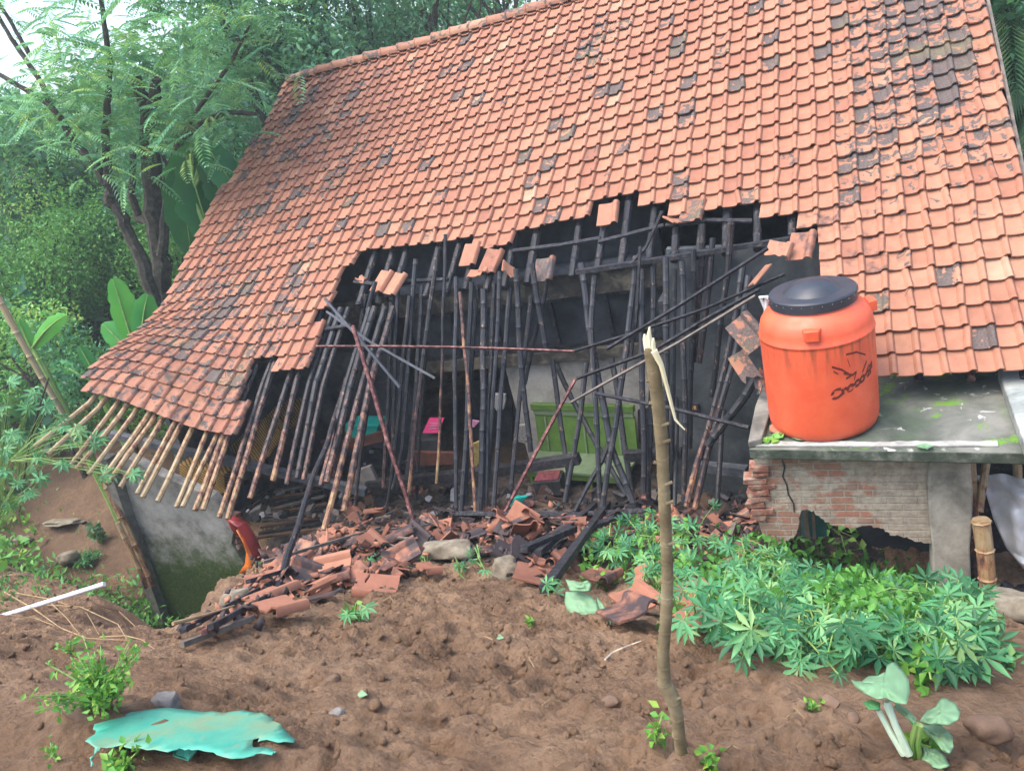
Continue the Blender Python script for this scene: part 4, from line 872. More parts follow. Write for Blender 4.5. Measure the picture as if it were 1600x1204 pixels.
# ------------------------------------------------------------------ charred timbers in the heap
def gbar(p, q, w, t, mat, label, dz=.12, group=None, name='charred_timber', dz2=None):
    m = MB(); a = G(*p) + Vector((0, 0, dz)); b = G(*q) + Vector((0, 0, dz if dz2 is None else dz2)); m.bar(a, b, w, t, n=7); return tag(m.build(name, mat), label, 'timber', group)
gbar((938, 806), (848, 893), .07, .05, CHAR, 'black timber on the right heap, leftmost of the bundle sliding down to the mud', .2)
gbar((955, 810), (856, 935), .075, .06, CHAR, 'longest black timber of the bundle sliding down to the mud', .22, dz2=.06)
gbar((905, 862), (829, 898), .08, .06, CHAR, 'short thick black timber crossing the bundle on the right heap', .28)
gbar((980, 830), (925, 850), .07, .05, CHAR, 'short black timber behind the bundle on the right heap', .2)
gbar((880, 858), (830, 900), .06, .05, CHAR, 'black timber half under the bundle on the right heap', .1)
gbar((965, 800), (880, 905), .06, .05, CHAR, 'black timber on the right side of the bundle', .14)
gbar((1045, 800), (960, 812), .05, .05, CHAR, 'burnt timber lying level at the top of the right heap', .16)
gbar((1180, 797), (1030, 790), .05, .05, CHAR, 'thin burnt timber between the bundle and the brick wall', .14)
gbar((1150, 835), (1138, 870), .045, .045, TIMBER, 'pale stick among the brick rubble by the wall', .12)
for k in range(46):
    x = rnd.uniform(420, 1170); y = rnd.uniform(795, 900)
    if not in_poly(x, y, HEAP): continue
    dx = rnd.uniform(-45, 45); dy = rnd.uniform(-16, 16)
    gbar((x, y), (min(1180, max(400, x + dx)), max(792, y + dy)), rnd.uniform(.015, .035), .02, rnd.choice([CHAR, CHAR, REDWOOD, TIMBER]), 'thin burnt lath lying among the broken tiles', rnd.uniform(.10, .22), 'burnt laths in the tile heap', 'burnt_lath')
for k, (p, q, d) in enumerate([((300, 1012), (470, 905), .12), ((330, 1010), (500, 900), .10), ((345, 1012), (440, 950), .14), ((290, 1018), (400, 975), .05), ((400, 935), (560, 880), .16), ((420, 900), (600, 842), .16)]):
    gbar(p, q, .035, .03, [CHAR, REDWOOD, CHAR, TIMBER, CHAR, TIMBER][k], 'long thin burnt lath pointing down into the pit at the left of the heap', d, 'laths at the pit edge', 'burnt_lath')
# concrete chunks, bricks, stones
def rock(c, size, mat, label, cat='rock', name='rock', seed=0, rot=0, sub=3, flat=1.0, group=None):
    bm = bmesh.new(); bmesh.ops.create_icosphere(bm, subdivisions=sub, radius=1)
    for v in bm.verts:
        p = v.co.copy(); d = 1 + .28 * noise.noise(p * 1.3 + Vector((seed, 0, 0))) + .10 * noise.noise(p * 4 + Vector((0, seed, 0)))
        q = Vector((max(-.8, min(.8, p.x)), max(-.8, min(.8, p.y)), max(-.75, min(.75, p.z * flat)))) * d; v.co = Vector((q.x * size[0], q.y * size[1], q.z * size[2]))
    me = bpy.data.meshes.new(name); bm.to_mesh(me); bm.free(); me.materials.append(mat); me.polygons.foreach_set('use_smooth', [True] * len(me.polygons)); me.set_sharp_from_angle(angle=R(50))
    o = bpy.data.objects.new(name, me); C.objects.link(o); o.location = c; o.rotation_euler = (R(-20), 0, rot); return tag(o, label, cat, group)
CHUNK = smoke('broken_concrete', (.12, .10, .075), (.22, .19, .14), (.34, .31, .24), 8)
STONE = simple('brown_stone', [(.3, (.09, .055, .035)), (.7, (.19, .125, .085))], 7, .75, .3, .5, pos=True)
GREYST = simple('grey_stone', [(.3, (.13, .12, .11)), (.7, (.28, .26, .24))], 7, .85, .2, .5, pos=True)
rock(G(706, 872) + Vector((0, 0, .10)), (.34, .16, .11), CHUNK, 'large flat concrete chunk with grass on top, at the lower edge of the heap', 'concrete chunk', 'concrete_chunk', 3, .05)
rock(G(795, 900) + Vector((0, 0, .08)), (.15, .12, .13), CHUNK, 'upright concrete chunk on bare mud left of the charred timber bundle', 'concrete chunk', 'concrete_chunk', 8)
rock(G(372, 945) + Vector((0, 0, .05)), (.12, .12, .08), CHUNK, 'dark concrete lump at the pit side of the left heap', 'concrete chunk', 'concrete_chunk', 12)
rock(G(1545, 1150) + Vector((0, 0, .03)), (.065, .05, .045), STONE, 'smooth brown stone on the mud at the right edge', 'stone', 'stone', 21, .4)
rock(G(262, 1108) + Vector((0, 0, .02)), (.06, .045, .05), GREYST, 'grey stone standing behind the turquoise sheet', 'stone', 'stone', 25)
rock(G(130, 1110) + Vector((0, 0, .0)), (.09, .07, .05), STONE, 'brown stone half buried left of the small bright plant', 'stone', 'stone', 31)
rock(G(110, 878) + Vector((0, 0, .1)), (.16, .2, .12), CHUNK, 'grey boulder on the left bank above the white rod', 'boulder', 'boulder', 37)
rock(G(40, 850) + Vector((0, 0, .1)), (.2, .14, .06), CHUNK, 'flat grey boulder at the left edge beneath the vine leaves', 'boulder', 'boulder', 41)
rock(G(100, 815), (.45, .25, .06), CHUNK, 'low flat rock on the brown ground beyond the left bank', 'boulder', 'boulder', 45)
rock(G(527, 1115), (.03, .025, .02), GREYST, 'small pale pebble on the mud right of the turquoise sheet', 'stone', 'stone', 51)
for k in range(11):
    x = rnd.uniform(20, 1590); y = rnd.uniform(1000, 1190)
    if 130 < x < 470 and y > 1080: continue
    if x > 1060 and y < 1060: continue
    s_ = rnd.uniform(.012, .032); rock(G(x, y) + Vector((0, 0, s_ * .25)), (s_ * 1.3, s_, s_ * .8), STONE, 'small stone lying on the mud slope', 'stone', 'stone', k * 3.1, rnd.uniform(0, 6), 2, 1, 'small stones on the mud')
for k, (x, y) in enumerate([(1128, 850), (1142, 868), (1158, 880), (1120, 870), (1165, 845), (1150, 890), (1133, 893), (1172, 862), (1175, 800), (1160, 812)]):
    m = MB(); m.box((0, 0, 0), (.2, .1, .055), None, .012); o = m.build('brick', BRICKM, origin=(0, 0, 0), bevel=.006); o.location = G(x, y) + Vector((0, 0, .05)); o.rotation_euler = (rnd.uniform(-.6, .6), rnd.uniform(-.6, .6), rnd.uniform(0, 3))
    tag(o, 'broken dark red brick in the rubble beside the foot of the brick wall', 'brick', 'bricks at the foot of the brick wall')

# ------------------------------------------------------------------ things inside the burnt room
GREEN = simple('green_painted_wood', [(.3, (.08, .16, .03)), (.6, (.135, .25, .055)), (.8, (.18, .29, .09))], 5, .45, .4, .2, pos=True)
PALEG = simple('pale_green_trim', [(.3, (.17, .26, .13)), (.7, (.27, .34, .22))], 8, .5, pos=True)
bl = at(832, 764, Z=.03); br_ = at(976, 762, Y=bl.y - .25); bench = empty('green_bench', (bl + br_) / 2, 'lime green painted bench with a tall panelled back against the white wall', 'bench')
ux = (br_ - bl); ux.z = 0; Lb = ux.length; ux.normalize(); vy = Vector((-ux.y, ux.x, 0)); zz = Vector((0, 0, 1)); o0 = Vector((bl.x, bl.y, 0.0))
def bq(name, u0, u1, v0, v1, z0, z1, mat, lean=0):
    m = MB(); c = [o0 + ux * u + vy * v + zz * z for z in (z0, z1) for u, v in ((u0, v0), (u1, v0), (u1, v1), (u0, v1))]
    if lean:
        for k in range(4, 8): c[k] += vy * lean
    i_ = [m.vert(q) for q in c]
    for q in ((3, 2, 1, 0), (4, 5, 6, 7), (0, 1, 5, 4), (1, 2, 6, 5), (2, 3, 7, 6), (3, 0, 4, 7)): m.face(*[i_[k] for k in q])
    return m.build(name, mat, bench, bevel=.006)
bq('seat', -.05, Lb + .05, -.03, .55, .36, .41, PALEG); bq('apron', -.02, Lb + .02, -.01, .03, .26, .357, GREEN)
bq('backrest', -.05, Lb + .05, .50, .54, .41, .98, GREEN, .12); bq('top_rail', -.07, Lb + .07, .585, .67, 1.07, 1.17, GREEN); bq('white_band', -.05, Lb + .05, .60, .63, .983, 1.067, PALEG)
for u0 in (0, Lb * .64, Lb - .05): bq('leg', u0, u0 + .05, 0, .05, 0, .257, GREEN)
for u0 in (Lb * .08, Lb * .5, Lb * .62, Lb * .86): bq('slat', u0, u0 + .03, .478, .496, .42, .96, PALEG, .11)
def pprism(name, pts, Y, th, mat, label, cat, dY=0):
    m = MB(); n = len(pts); P = [at(x, y, Y=Y + dY * k / n) for k, (x, y) in enumerate(pts)]; m.prism(P, Vector((0, th, 0))); return tag(m.build(name, mat, bevel=.004), label, cat)
def ibox(name, px, py, Y, size, mat, topmat, label, cat, rz=0, toppts=None):
    b0 = at(px, py, Y=Y); e = empty(name, b0, label, cat); m = MB(); m.box(b0 + Vector((0, 0, size[2] / 2)), size, Euler((0, 0, rz)), .004); m.build('body', mat, e, bevel=.006)
    m = MB(); m.box(b0 + Vector((0, 0, size[2] + .012)), (size[0] * .86, size[1] * .86, .02), Euler((0, 0, rz))); m.build('top', topmat, e); return e
DGREY = simple('sooty_box', [(.3, (.03, .03, .034)), (.7, (.085, .085, .09))], 6, .7, pos=True)
DRED = simple('dull_red_print', [(.35, (.10, .05, .05)), (.6, (.30, .07, .09)), (.75, (.2, .2, .2))], 30, .6, pos=True)
PINK = simple('hot_pink_card', [(.3, (.62, .02, .14)), (.7, (.78, .05, .22))], 5, .5)
ibox('storage_box', 862, 766, 8.6, (.40, .30, .24), DGREY, DRED, 'dark box with a faded red top in front of the green bench', 'box', .1)
pk = empty('pink_box', at(678, 705, Y=8.6), 'sooty box with a bright pink lid behind the middle poles', 'box')
m = MB(); m.box(at(678, 705, Y=8.6) + Vector((0, 0, .13)), (.36, .24, .26), Euler((0, 0, .05))); m.build('body', DGREY, pk, bevel=.006)
m = MB(); m.prism([at(x, y, Y=8.46 + (690 - y) * .006) for x, y in [(660, 676), (684, 676), (694, 653), (671, 653)]], Vector((0, .02, 0))); lidp = m.build('lid', PINK, pk)
m = MB()
for q in range(3): m.bar(at(671, 661 + q * 4, Y=8.44 + (690 - 661 - q * 4) * .006), at(684 - q, 661 + q * 4, Y=8.44 + (690 - 661 - q * 4) * .006), .012, .004, Vector((0, 1, 0)))
m.build('print_line', simple('white_print', [(.4, (.6, .5, .55)), (.7, (.7, .6, .65))], 4), lidp)
pprism('pink_pennant', [(738, 656), (749, 658), (740, 668), (737, 666)], 8.4, .02, simple('pink_cloth', [(.3, (.55, .2, .35)), (.7, (.7, .35, .5))], 9), 'small pink triangular cloth beside the red-brown bent pole', 'cloth')
TURQ = simple('turquoise_plastic', [(.3, (.01, .42, .33)), (.7, (.03, .60, .48))], 6, .4)
tr = empty('turquoise_tray', at(562, 690, Y=8.3), 'turquoise plastic basket with melted right side in the left of the burnt room', 'basket')
m = MB(); m.prism([at(x, y, Y=8.3) for x, y in [(537, 664), (590, 664), (588, 676), (580, 684), (568, 687), (556, 689), (543, 687)]], Vector((0, .3, 0))); m.build('body', TURQ, tr, bevel=.006)
m = MB(); m.bar(at(535, 664, Y=8.26), at(592, 664, Y=8.26), .03, .05, Vector((0, 1, 0))); m.build('rim', TURQ, tr)
m = MB(); m.tube([at(560, 662, Y=8.3), at(561, 650, Y=8.35), at(569, 655, Y=8.4), at(573, 663, Y=8.4)], .012, 8); m.build('handle', TURQ, tr)
cr_ = empty('plastic_crate', at(810, 795, Y=7.6), 'crumpled turquoise plastic crate lying below the diagonal red batten', 'crate')
for k in range(5):
    m = MB(); m.tube([at(796 + k, 785 + k * 3.4, Y=7.5), at(806, 778 + k * 3.6, Y=7.55), at(822 - k * 3, 775 + k * 3.8, Y=7.6)], .022, 8); m.build('rib', TURQ, cr_)
m = MB(); m.prism([at(x, y, Y=7.62) for x, y in [(797, 782), (808, 775), (824, 776), (812, 789), (800, 796)]], Vector((0, .03, 0))); m.build('panel', TURQ, cr_)
pprism('bent_handle', [(797, 797), (803, 801), (808, 803), (804, 803), (796, 800)], 7.4, .05, TURQ, 'turquoise broken handle just beneath the crumpled crate', 'handle')
# woven mat: rolled plaited panel
m, nt, b = newmat('plaited_bamboo', .7, .2); P = geop(nt); wv = N(nt, 'ShaderNodeTexWave', bands_direction='DIAGONAL'); wv.inputs['Scale'].default_value = 9; wv.inputs['Distortion'].default_value = 1.5; nt.links.new(P, wv.inputs[0])
n = noise_n(nt, 3, 5, .6, vec=P); c = mix(nt, .6, ramp(nt, wv.outputs[0], [(.2, (.20, .11, .03)), (.6, (.52, .36, .13))]), ramp(nt, n.outputs[0], [(.35, (.2, .12, .08)), (.65, (1.1, 1, .8))]), 'MULTIPLY')
nt.links.new(c, b.inputs['Base Color']); bump(nt, b, wv.outputs[0], .5, .01); WOVEN = m
wm = empty('woven_mat', at(420, 720, Y=7.9), 'yellow plaited bamboo mats curled up behind the left rafters', 'mat')
def curl(pts_a, pts_b, Y, mat, name):
    m = MB(); A_ = [at(*p, Y=Y + .25 * math.sin(k / 2)) for k, p in enumerate(pts_a)]; B_ = [at(*p, Y=Y + .5 + .25 * math.sin(k / 2)) for k, p in enumerate(pts_b)]
    rows = []
    for a, b_ in zip(A_, B_): rows.append([m.vert(a.lerp(b_, f / 4)) for f in range(5)])
    rows2 = [[m.vert(Vector(m.v[i]) + Vector((0, .02, -.02))) for i in r_] for r_ in rows]
    for q in (rows, rows2):
        for r1_, r2_ in zip(q, q[1:]):
            for f in range(4): m.face(r1_[f], r1_[f + 1], r2_[f + 1], r2_[f])
    for f in (0, 4):
        for k in range(len(rows) - 1): m.face(rows[k][f], rows[k + 1][f], rows2[k + 1][f], rows2[k][f])
    return m.build(name, mat, wm)
curl([(388, 722), (402, 722), (420, 712), (434, 690), (441, 665), (436, 655)], [(356, 700), (366, 690), (385, 672), (400, 660), (418, 650), (430, 645)], 7.7, WOVEN, 'lower_mat')
curl([(436, 672), (455, 668), (470, 652), (474, 640)], [(415, 650), (430, 635), (455, 622), (472, 622)], 7.9, WOVEN, 'upper_mat')
pprism('woven_basket', [(280, 725), (350, 742), (352, 770), (320, 772), (282, 752)], 7.2, .3, WOVEN, 'ochre woven panel under the left eave beam', 'woven panel')
# red and orange fairing leaning on the wall stub
fa = empty('plastic_fairing', at(392, 890, Y=6.0), 'glossy orange and dark red plastic fairing stuck between the wall stub and the tile heap', 'plastic panel')
ORG2 = simple('glossy_orange', [(.3, (.62, .13, .02)), (.5, (.75, .2, .04)), (.75, (.75, .34, .08))], 4, .25, .5, .05); RED2 = simple('dark_red_plastic', [(.3, (.20, .02, .02)), (.7, (.36, .045, .045))], 4, .3, .5, .05)
def fin(la, lb, mat, name, Y, bul):
    m = MB(); rows = []
    for k, (a, b_) in enumerate(zip(la, lb)):
        A_ = at(*a, Y=Y); B_ = at(*b_, Y=Y + .05); rows.append([m.vert(A_.lerp(B_, f / 5) + Vector((0, -bul * math.sin(math.pi * f / 5), 0))) for f in range(6)])
    for r1_, r2_ in zip(rows, rows[1:]):
        for f in range(5): m.face(r1_[f], r1_[f + 1], r2_[f + 1], r2_[f])
    o = m.build(name, mat, fa); s_ = o.modifiers.new('s', 'SOLIDIFY'); s_.thickness = .012; return o
fin([(372, 826), (382, 845), (386, 862), (384, 880), (374, 895)], [(374, 824), (390, 850), (404, 872), (410, 884), (400, 888)], ORG2, 'orange_shell', 5.95, .05)
fin([(357, 806), (372, 818), (383, 835), (395, 860), (406, 880)], [(366, 806), (385, 815), (398, 835), (408, 858), (411, 872)], RED2, 'red_shell', 6.0, .08)
fin([(356, 812), (360, 824), (366, 832)], [(368, 816), (372, 826), (378, 834)], RED2, 'red_flap', 6.02, .04)
# wood slats lying in the left of the room
for k in range(11):
    m = MB(); m.bar(at(402 + k * 3, 838 - k * 7.5 + rnd.uniform(-3, 3), Y=6.9 + .1 * k), at(520 - k * 2, 822 - k * 7.5 + rnd.uniform(-5, 5), Y=7.0 + .1 * k), .05, .03)
    tag(m.build('wooden_slat', [TIMBER, CHAR, simple('brown_slat', [(.3, (.09, .05, .03)), (.7, (.22, .13, .08))], 9, .7, pos=True)][k % 3 if k else 2]), 'brown wooden slat in the collapsed stack behind the orange fairing', 'slat', 'collapsed slats behind the fairing')
# assorted burnt household debris
DEB = [('metal_sheet', [(556, 735), (578, 728), (592, 758), (584, 763), (552, 760)], 7.6, 'grey metal sheet with a bright edge below the turquoise basket', 'metal sheet', GREYST), ('burnt_board', [(500, 690), (560, 685), (600, 672), (598, 690), (560, 700), (505, 702)], 8.1, 'charred brown board lying under the turquoise basket', 'board', simple('burnt_brown_board', [(.3, (.07, .03, .025)), (.7, (.17, .07, .05))], 7, .7, pos=True)),
       ('burnt_shelf', [(645, 706), (715, 708), (716, 725), (650, 728)], 8.3, 'brown burnt shelf board under the pink box', 'shelf', simple('burnt_shelf_wood', [(.3, (.09, .035, .025)), (.7, (.22, .09, .06))], 7, .7, pos=True)),
       ('yellow_cloth', [(731, 697), (748, 690), (749, 722), (744, 729), (736, 727)], 8.2, 'dirty yellow cloth hanging behind the red-brown bent pole', 'cloth', simple('yellow_cloth_fabric', [(.3, (.25, .18, .05)), (.7, (.45, .36, .14))], 12, .9, pos=True)),
       ('white_cloth', [(771, 616), (789, 617), (790, 625), (786, 640), (776, 642), (770, 632)], 9.0, 'torn white cloth hanging in the doorway', 'cloth', simple('white_cloth_fabric', [(.3, (.28, .28, .27)), (.7, (.42, .42, .4))], 12, .9, pos=True)),
       ('dark_cabinet', [(735, 595), (800, 590), (800, 700), (738, 705)], 10.4, 'dark cabinet standing inside the doorway', 'cabinet', DGREY),
       ('chequered_box', [(808, 665), (822, 664), (831, 690), (820, 693), (810, 690)], 9.0, 'small pale chequered packet left of the green bench', 'packet', smoke('chequer', (.1, .1, .1), (.3, .29, .27), (.5, .48, .45), 25)),
       ('garment', [(996, 642), (1016, 638), (1020, 690), (1012, 704), (998, 690)], 9.3, 'black garment hanging on the white wall right of the green bench', 'garment', CHAR),
       ('metal_pot', [(704, 765), (716, 762), (716, 786), (703, 782)], 7.6, 'crushed shiny pot behind the central black poles', 'pot', simple('crushed_metal', [(.3, (.25, .26, .28)), (.7, (.5, .52, .55))], 9, .35, .6, pos=True)),
       ('cloth_heap', [(822, 783), (850, 790), (872, 800), (850, 806), (826, 800)], 7.5, 'dusty brown sack below the green bench', 'sack', STONE)]
for nme, pts, Y, l, c_, mt in DEB: pprism(nme, pts, Y, .06, mt, l, c_)
PAPER = simple('scorched_paper', [(.3, (.25, .25, .25)), (.7, (.55, .55, .55))], 9, .8, pos=True)
cols = [DGREY, DGREY, CHAR, CHAR, STONE, GREYST, PAPER, REDWOOD, TIMBER, simple('brown_ash', [(.3, (.05, .03, .025)), (.7, (.14, .08, .06))], 9, .9, pos=True)]
dm = MB(); nbig = 0; used_l = set()
NM = {DGREY.name: 'dark grey', CHAR.name: 'black', STONE.name: 'brown', GREYST.name: 'pale grey', PAPER.name: 'whitish', REDWOOD.name: 'reddish', TIMBER.name: 'tan', cols[9].name: 'ash-brown'}
for k in range(330):
    x = rnd.uniform(380, 1160); y = rnd.uniform(752, 812) if rnd.random() < .75 else rnd.uniform(700, 760)
    if x > 700 and y < 765: continue
    Y = 8.6 - (y - 740) * .022 + rnd.uniform(-.2, .2); p = at(x, y, Y=Y); s_ = rnd.uniform(.03, .15); mi = rnd.randrange(10); mt = cols[mi]
    if mt is PAPER: s_ *= .55
    where = 'behind the orange fairing' if x < 480 else 'left of the turquoise basket' if x < 535 else 'below the turquoise basket' if x < 610 else 'below the pink box' if x < 700 else 'behind the thickest black pole' if x < 780 else 'beside the crumpled turquoise crate' if x < 860 else 'under the green bench' if x < 975 else 'behind the snapped trunk' if x < 1060 else 'against the dark plaster wall'
    lb = NM[mt.name] + ' burnt scrap ' + where; big = s_ > .10 and lb not in used_l; m = MB() if big else dm; m.mi = 0 if big else mi
    n_ = rnd.randint(4, 6); pl = [Vector((math.cos(a * 6.283 / n_ + rnd.uniform(-.4, .4)) * s_, math.sin(a * 6.283 / n_ + rnd.uniform(-.3, .3)) * s_ * rnd.uniform(.4, 1), 0)) for a in range(n_)]
    M = Euler((rnd.uniform(-1.2, 1.2), rnd.uniform(-1, 1), rnd.uniform(0, 6))).to_matrix(); m.prism([p + M @ q for q in pl], M @ Vector((0, 0, rnd.uniform(.01, .06))))
    if big: used_l.add(lb); tag(m.build('debris_piece', mt), lb, 'debris', 'burnt scraps on the room floor')
tag(dm.build('floor_debris', cols), 'countless small burnt scraps covering the floor of the gutted room', 'debris', kind='stuff')
# bed of ash and rubble that fills the floor behind the heap
xs2 = np.linspace(-8.5, 0.2, 170); ys2 = np.linspace(6.9, 9.5, 60); RX, RY = np.meshgrid(xs2, ys2)
RZ = hz(RX, RY, False) + .02 + (.16 * np.abs(fbm(RX * 2.2, RY * 2.2, 4, 91)) + .12 * (0.6 - worley(RX * 3.2, RY * 3.2, 12)) + .05) * sst((9.5 - RY) / .8) * sst((RY - 6.9) / .3) * sst((RX + 8.5) / .5) * sst((.2 - RX) / .4) - .03
idx = np.arange(170 * 60).reshape(60, 170); F2 = np.stack([idx[:-1, :-1], idx[:-1, 1:], idx[1:, 1:], idx[1:, :-1]], -1).reshape(-1, 4)
o = npmesh('ash_rubble', np.stack([RX, RY, RZ], -1).reshape(-1, 3), F2, simple('ash_rubble', [(.3, (.025, .023, .024)), (.5, (.07, .058, .052)), (.7, (.17, .13, .11))], 6, .9, .2, .9, .03, 8, pos=True), smooth=True)
tag(o, 'ash and crumbled plaster covering the floor of the gutted room', 'rubble', kind='stuff')

# ------------------------------------------------------------------ right edge: bamboo posts, plastic sheet, wood pile
pole([(1516, 716), (1520, 800), (1524, 900), (1530, 985)], 6.5, 6.2, .045, (-.1, .9), 'pale bamboo post with blackened foot just right of the grey column', None)
pole([(1541, 716), (1532, 775), (1530, 800)], 6.6, 6.3, .035, (-.1, .2), 'short pale bamboo post leaning behind the thick brown bamboo', None)
pole([(1532, 812), (1540, 880), (1549, 962)], 6.0, 5.9, .068, (.0, .15), 'thick brown bamboo post nearest the white plastic sheet', None)
pole([(1590, 714), (1591, 760), (1592, 800)], 7.2, 7.1, .04, (-.1, 0), 'bamboo post at the very right edge above the white sheet', None)
pole([(1560, 716), (1580, 735), (1600, 765)], 7.4, 7.2, .022, (.5, .4), 'thin grey stick slanting right of the column top', None)
pole([(1556, 735), (1570, 760), (1580, 775)], 7.5, 7.2, .018, (.6, .6), 'thinner dark stick slanting behind the white sheet', None)
nx_, ny_ = 40, 46; Vp = []
tl = at(1522, 742, Y=6.55); trp = at(1640, 740, Y=6.7); blp = at(1590, 900, Y=6.3); brp = at(1660, 900, Y=6.4)
for b_ in range(ny_):
    f = b_ / (ny_ - 1); le = [(1522, 742), (1540, 770), (1552, 810), (1572, 855), (1600, 888)]; q = f * 4; k = min(3, int(q)); ex = le[k][0] + (le[k + 1][0] - le[k][0]) * (q - k); ey = le[k][1] + (le[k + 1][1] - le[k][1]) * (q - k)
    for a_ in range(nx_):
        g = a_ / (nx_ - 1); x = ex + (1700 - ex) * g; y = ey + 10 * math.sin(g * 5) - 6 * (1 - f) * math.exp(-((g - .25) / .15) ** 2) * 2
        p = at(x, y, Y=6.5 - .15 * f + .10 * math.sin(g * 9 + f * 4) + .05 * noise.noise(Vector((g * 7, f * 7, 0)))); Vp.append(p)
idx = np.arange(nx_ * ny_).reshape(ny_, nx_); F2 = np.stack([idx[:-1, :-1], idx[:-1, 1:], idx[1:, 1:], idx[1:, :-1]], -1).reshape(-1, 4)
m, nt, b = newmat('white_plastic_sheet', .3, .5); n = noise_n(nt, 5, 5, .6, vec=geop(nt)); nt.links.new(ramp(nt, n.outputs[0], [(.3, (.42, .45, .48)), (.7, (.62, .65, .68))]), b.inputs['Base Color']); bump(nt, b, n.outputs[0], .6, .03)
o = npmesh('plastic_sheet', np.array([list(v) for v in Vp]), F2, m, smooth=True); tag(o, 'crumpled white plastic sheet hanging at the right edge', 'plastic sheet'); sm_ = o.modifiers.new('s', 'SOLIDIFY'); sm_.thickness = .004
rr_ = []
for k in range(16):
    x = rnd.uniform(1530, 1640); y = rnd.uniform(790, 985); p = at(x, y, Y=6.9 - (y - 790) * .002); q = p + Vector((rnd.uniform(-.3, .3), rnd.uniform(-.1, .3), rnd.uniform(-.12, .12)))
    m = MB(); m.tube([p, p.lerp(q, .5) + Vector((0, 0, .02)), q], rnd.uniform(.03, .08), 7); tag(m.build('burnt_log', CHAR), 'blackened log in the wood pile below the white plastic sheet', 'log', 'burnt logs below the white sheet')
m = MB(); m.box(at(1600, 830, Y=7.4), (1.5, .2, 2.4), None, .05); tag(m.build('shade_screen', CHAR), 'added dark screen standing in for shade behind the wood pile at the right edge', 'screen')  # dark box added so the gaps between posts and logs read as shade
rock(G(1590, 965) + Vector((0, 0, .1)), (.22, .18, .1), CHUNK, 'grey rock below the wood pile at the right edge', 'boulder', 'boulder', 61)

# ------------------------------------------------------------------ foreground: turquoise sheet, white rod, roots
OUT = [(133, 1160), (150, 1140), (140, 1128), (165, 1118), (190, 1110), (240, 1108), (300, 1110), (350, 1113), (390, 1110), (415, 1112), (420, 1120), (432, 1128), (440, 1134), (452, 1146), (460, 1160), (440, 1162), (408, 1158), (398, 1155), (396, 1168), (420, 1170), (434, 1174), (425, 1181), (400, 1178), (380, 1184), (350, 1184), (320, 1176), (295, 1172), (280, 1170), (262, 1177), (230, 1172), (205, 1170), (180, 1167), (157, 1168), (148, 1180), (142, 1200), (140, 1185), (148, 1170)]
def mat_turq():
    m, nt, b = newmat('weathered_turquoise_sheet', .45, .4); P = geop(nt); n = noise_n(nt, 3.2, 7, .65, vec=P); n2 = noise_n(nt, 18, 5, .7, vec=P)
    c = ramp(nt, n.outputs[0], [(.35, (.03, .27, .20)), (.48, (.07, .32, .23)), (.58, (.15, .29, .18)), (.70, (.22, .23, .14))]); c = mix(nt, math_n(nt, 'MULTIPLY', step_n(nt, n2.outputs[0], .6, .7), .4), c, (.3, .22, .15))
    nt.links.new(c, b.inputs['Base Color']); bump(nt, b, n2.outputs[0], .3, .01); return m
g0 = G(300, 1150); bm = bmesh.new(); vs = []
rag = []
for a, b_ in zip(OUT, OUT[1:] + OUT[:1]):
    for q in range(3): rag.append((a[0] + (b_[0] - a[0]) * q / 3 + (rnd.uniform(-5, 5) if q else 0), a[1] + (b_[1] - a[1]) * q / 3 + (rnd.uniform(-3, 2.5) if q else 0)))
pc = [G(*p) for p in ((140, 1140), (450, 1140), (300, 1180), (300, 1110))]
nn = (pc[1] - pc[0]).cross(pc[3] - pc[2]).normalized(); 
if nn.z < 0: nn = -nn
p0 = g0 + Vector((0, 0, .07))
for x, y in rag:
    v = Vector(ray(x, y)); s = (p0 - Vector((0, 0, CZ))).dot(nn) / v.dot(nn); vs.append(bm.verts.new(v * s + Vector((0, 0, CZ))))
f = bm.faces.new(vs); bmesh.ops.triangulate(bm, faces=[f]); 
for _ in range(3): bmesh.ops.subdivide_edges(bm, edges=[e for e in bm.edges if e.calc_length() > .05], cuts=1, use_grid_fill=True); bmesh.ops.triangulate(bm, faces=[f for f in bm.faces if len(f.verts) > 3])
for v in bm.verts: v.co += nn * (.007 * noise.noise(v.co * 2.5) + .005 * noise.noise(v.co * 11))
me = bpy.data.meshes.new('torn_sheet'); bm.to_mesh(me); bm.free(); me.materials.append(mat_turq()); o = bpy.data.objects.new('torn_sheet', me); C.objects.link(o); me.polygons.foreach_set('use_smooth', [True] * len(me.polygons))
me.transform(Matrix.Translation(-p0)); o.location = p0; tag(o, 'torn turquoise sheet with ragged edges lying on the foreground mud', 'plastic sheet'); s_ = o.modifiers.new('s', 'SOLIDIFY'); s_.thickness = .002
m = MB(); gg = G(297, 1185) + Vector((0, 0, .03)); m.prism([gg + Vector(q) for q in [(-.05, 0, 0), (.0, .03, .02), (.05, .02, .01), (.04, -.03, 0), (-.02, -.03, .01)]], Vector((0, 0, .006))); tag(m.build('sheet_fragment', mat_turq()), 'small turquoise fragment with white patch below the big torn sheet', 'fragment')
m = MB(); m.tube([at(-60, 982, Y=2.35), at(163, 912, Y=2.75)], .017, 12); tag(m.build('white_rod', simple('white_rod_paint', [(.3, (.66, .66, .72)), (.7, (.78, .78, .84))], 5, .35)), 'shiny white rod reaching in over the left bank', 'rod')
ROOT = simple('pale_root', [(.3, (.22, .14, .07)), (.7, (.42, .31, .17))], 9, .8)
def root(pts, r, label, mat=ROOT, group='bare roots at the pit edge', dz=.03):
    m = MB(); P = [G(*p) + Vector((0, 0, dz + rnd.uniform(0, .02))) for p in pts]; m.tube(P, [r * (1 - .6 * k / (len(P) - 1)) for k in range(len(P))], 6); return tag(m.build('root', mat), label, 'root', group)
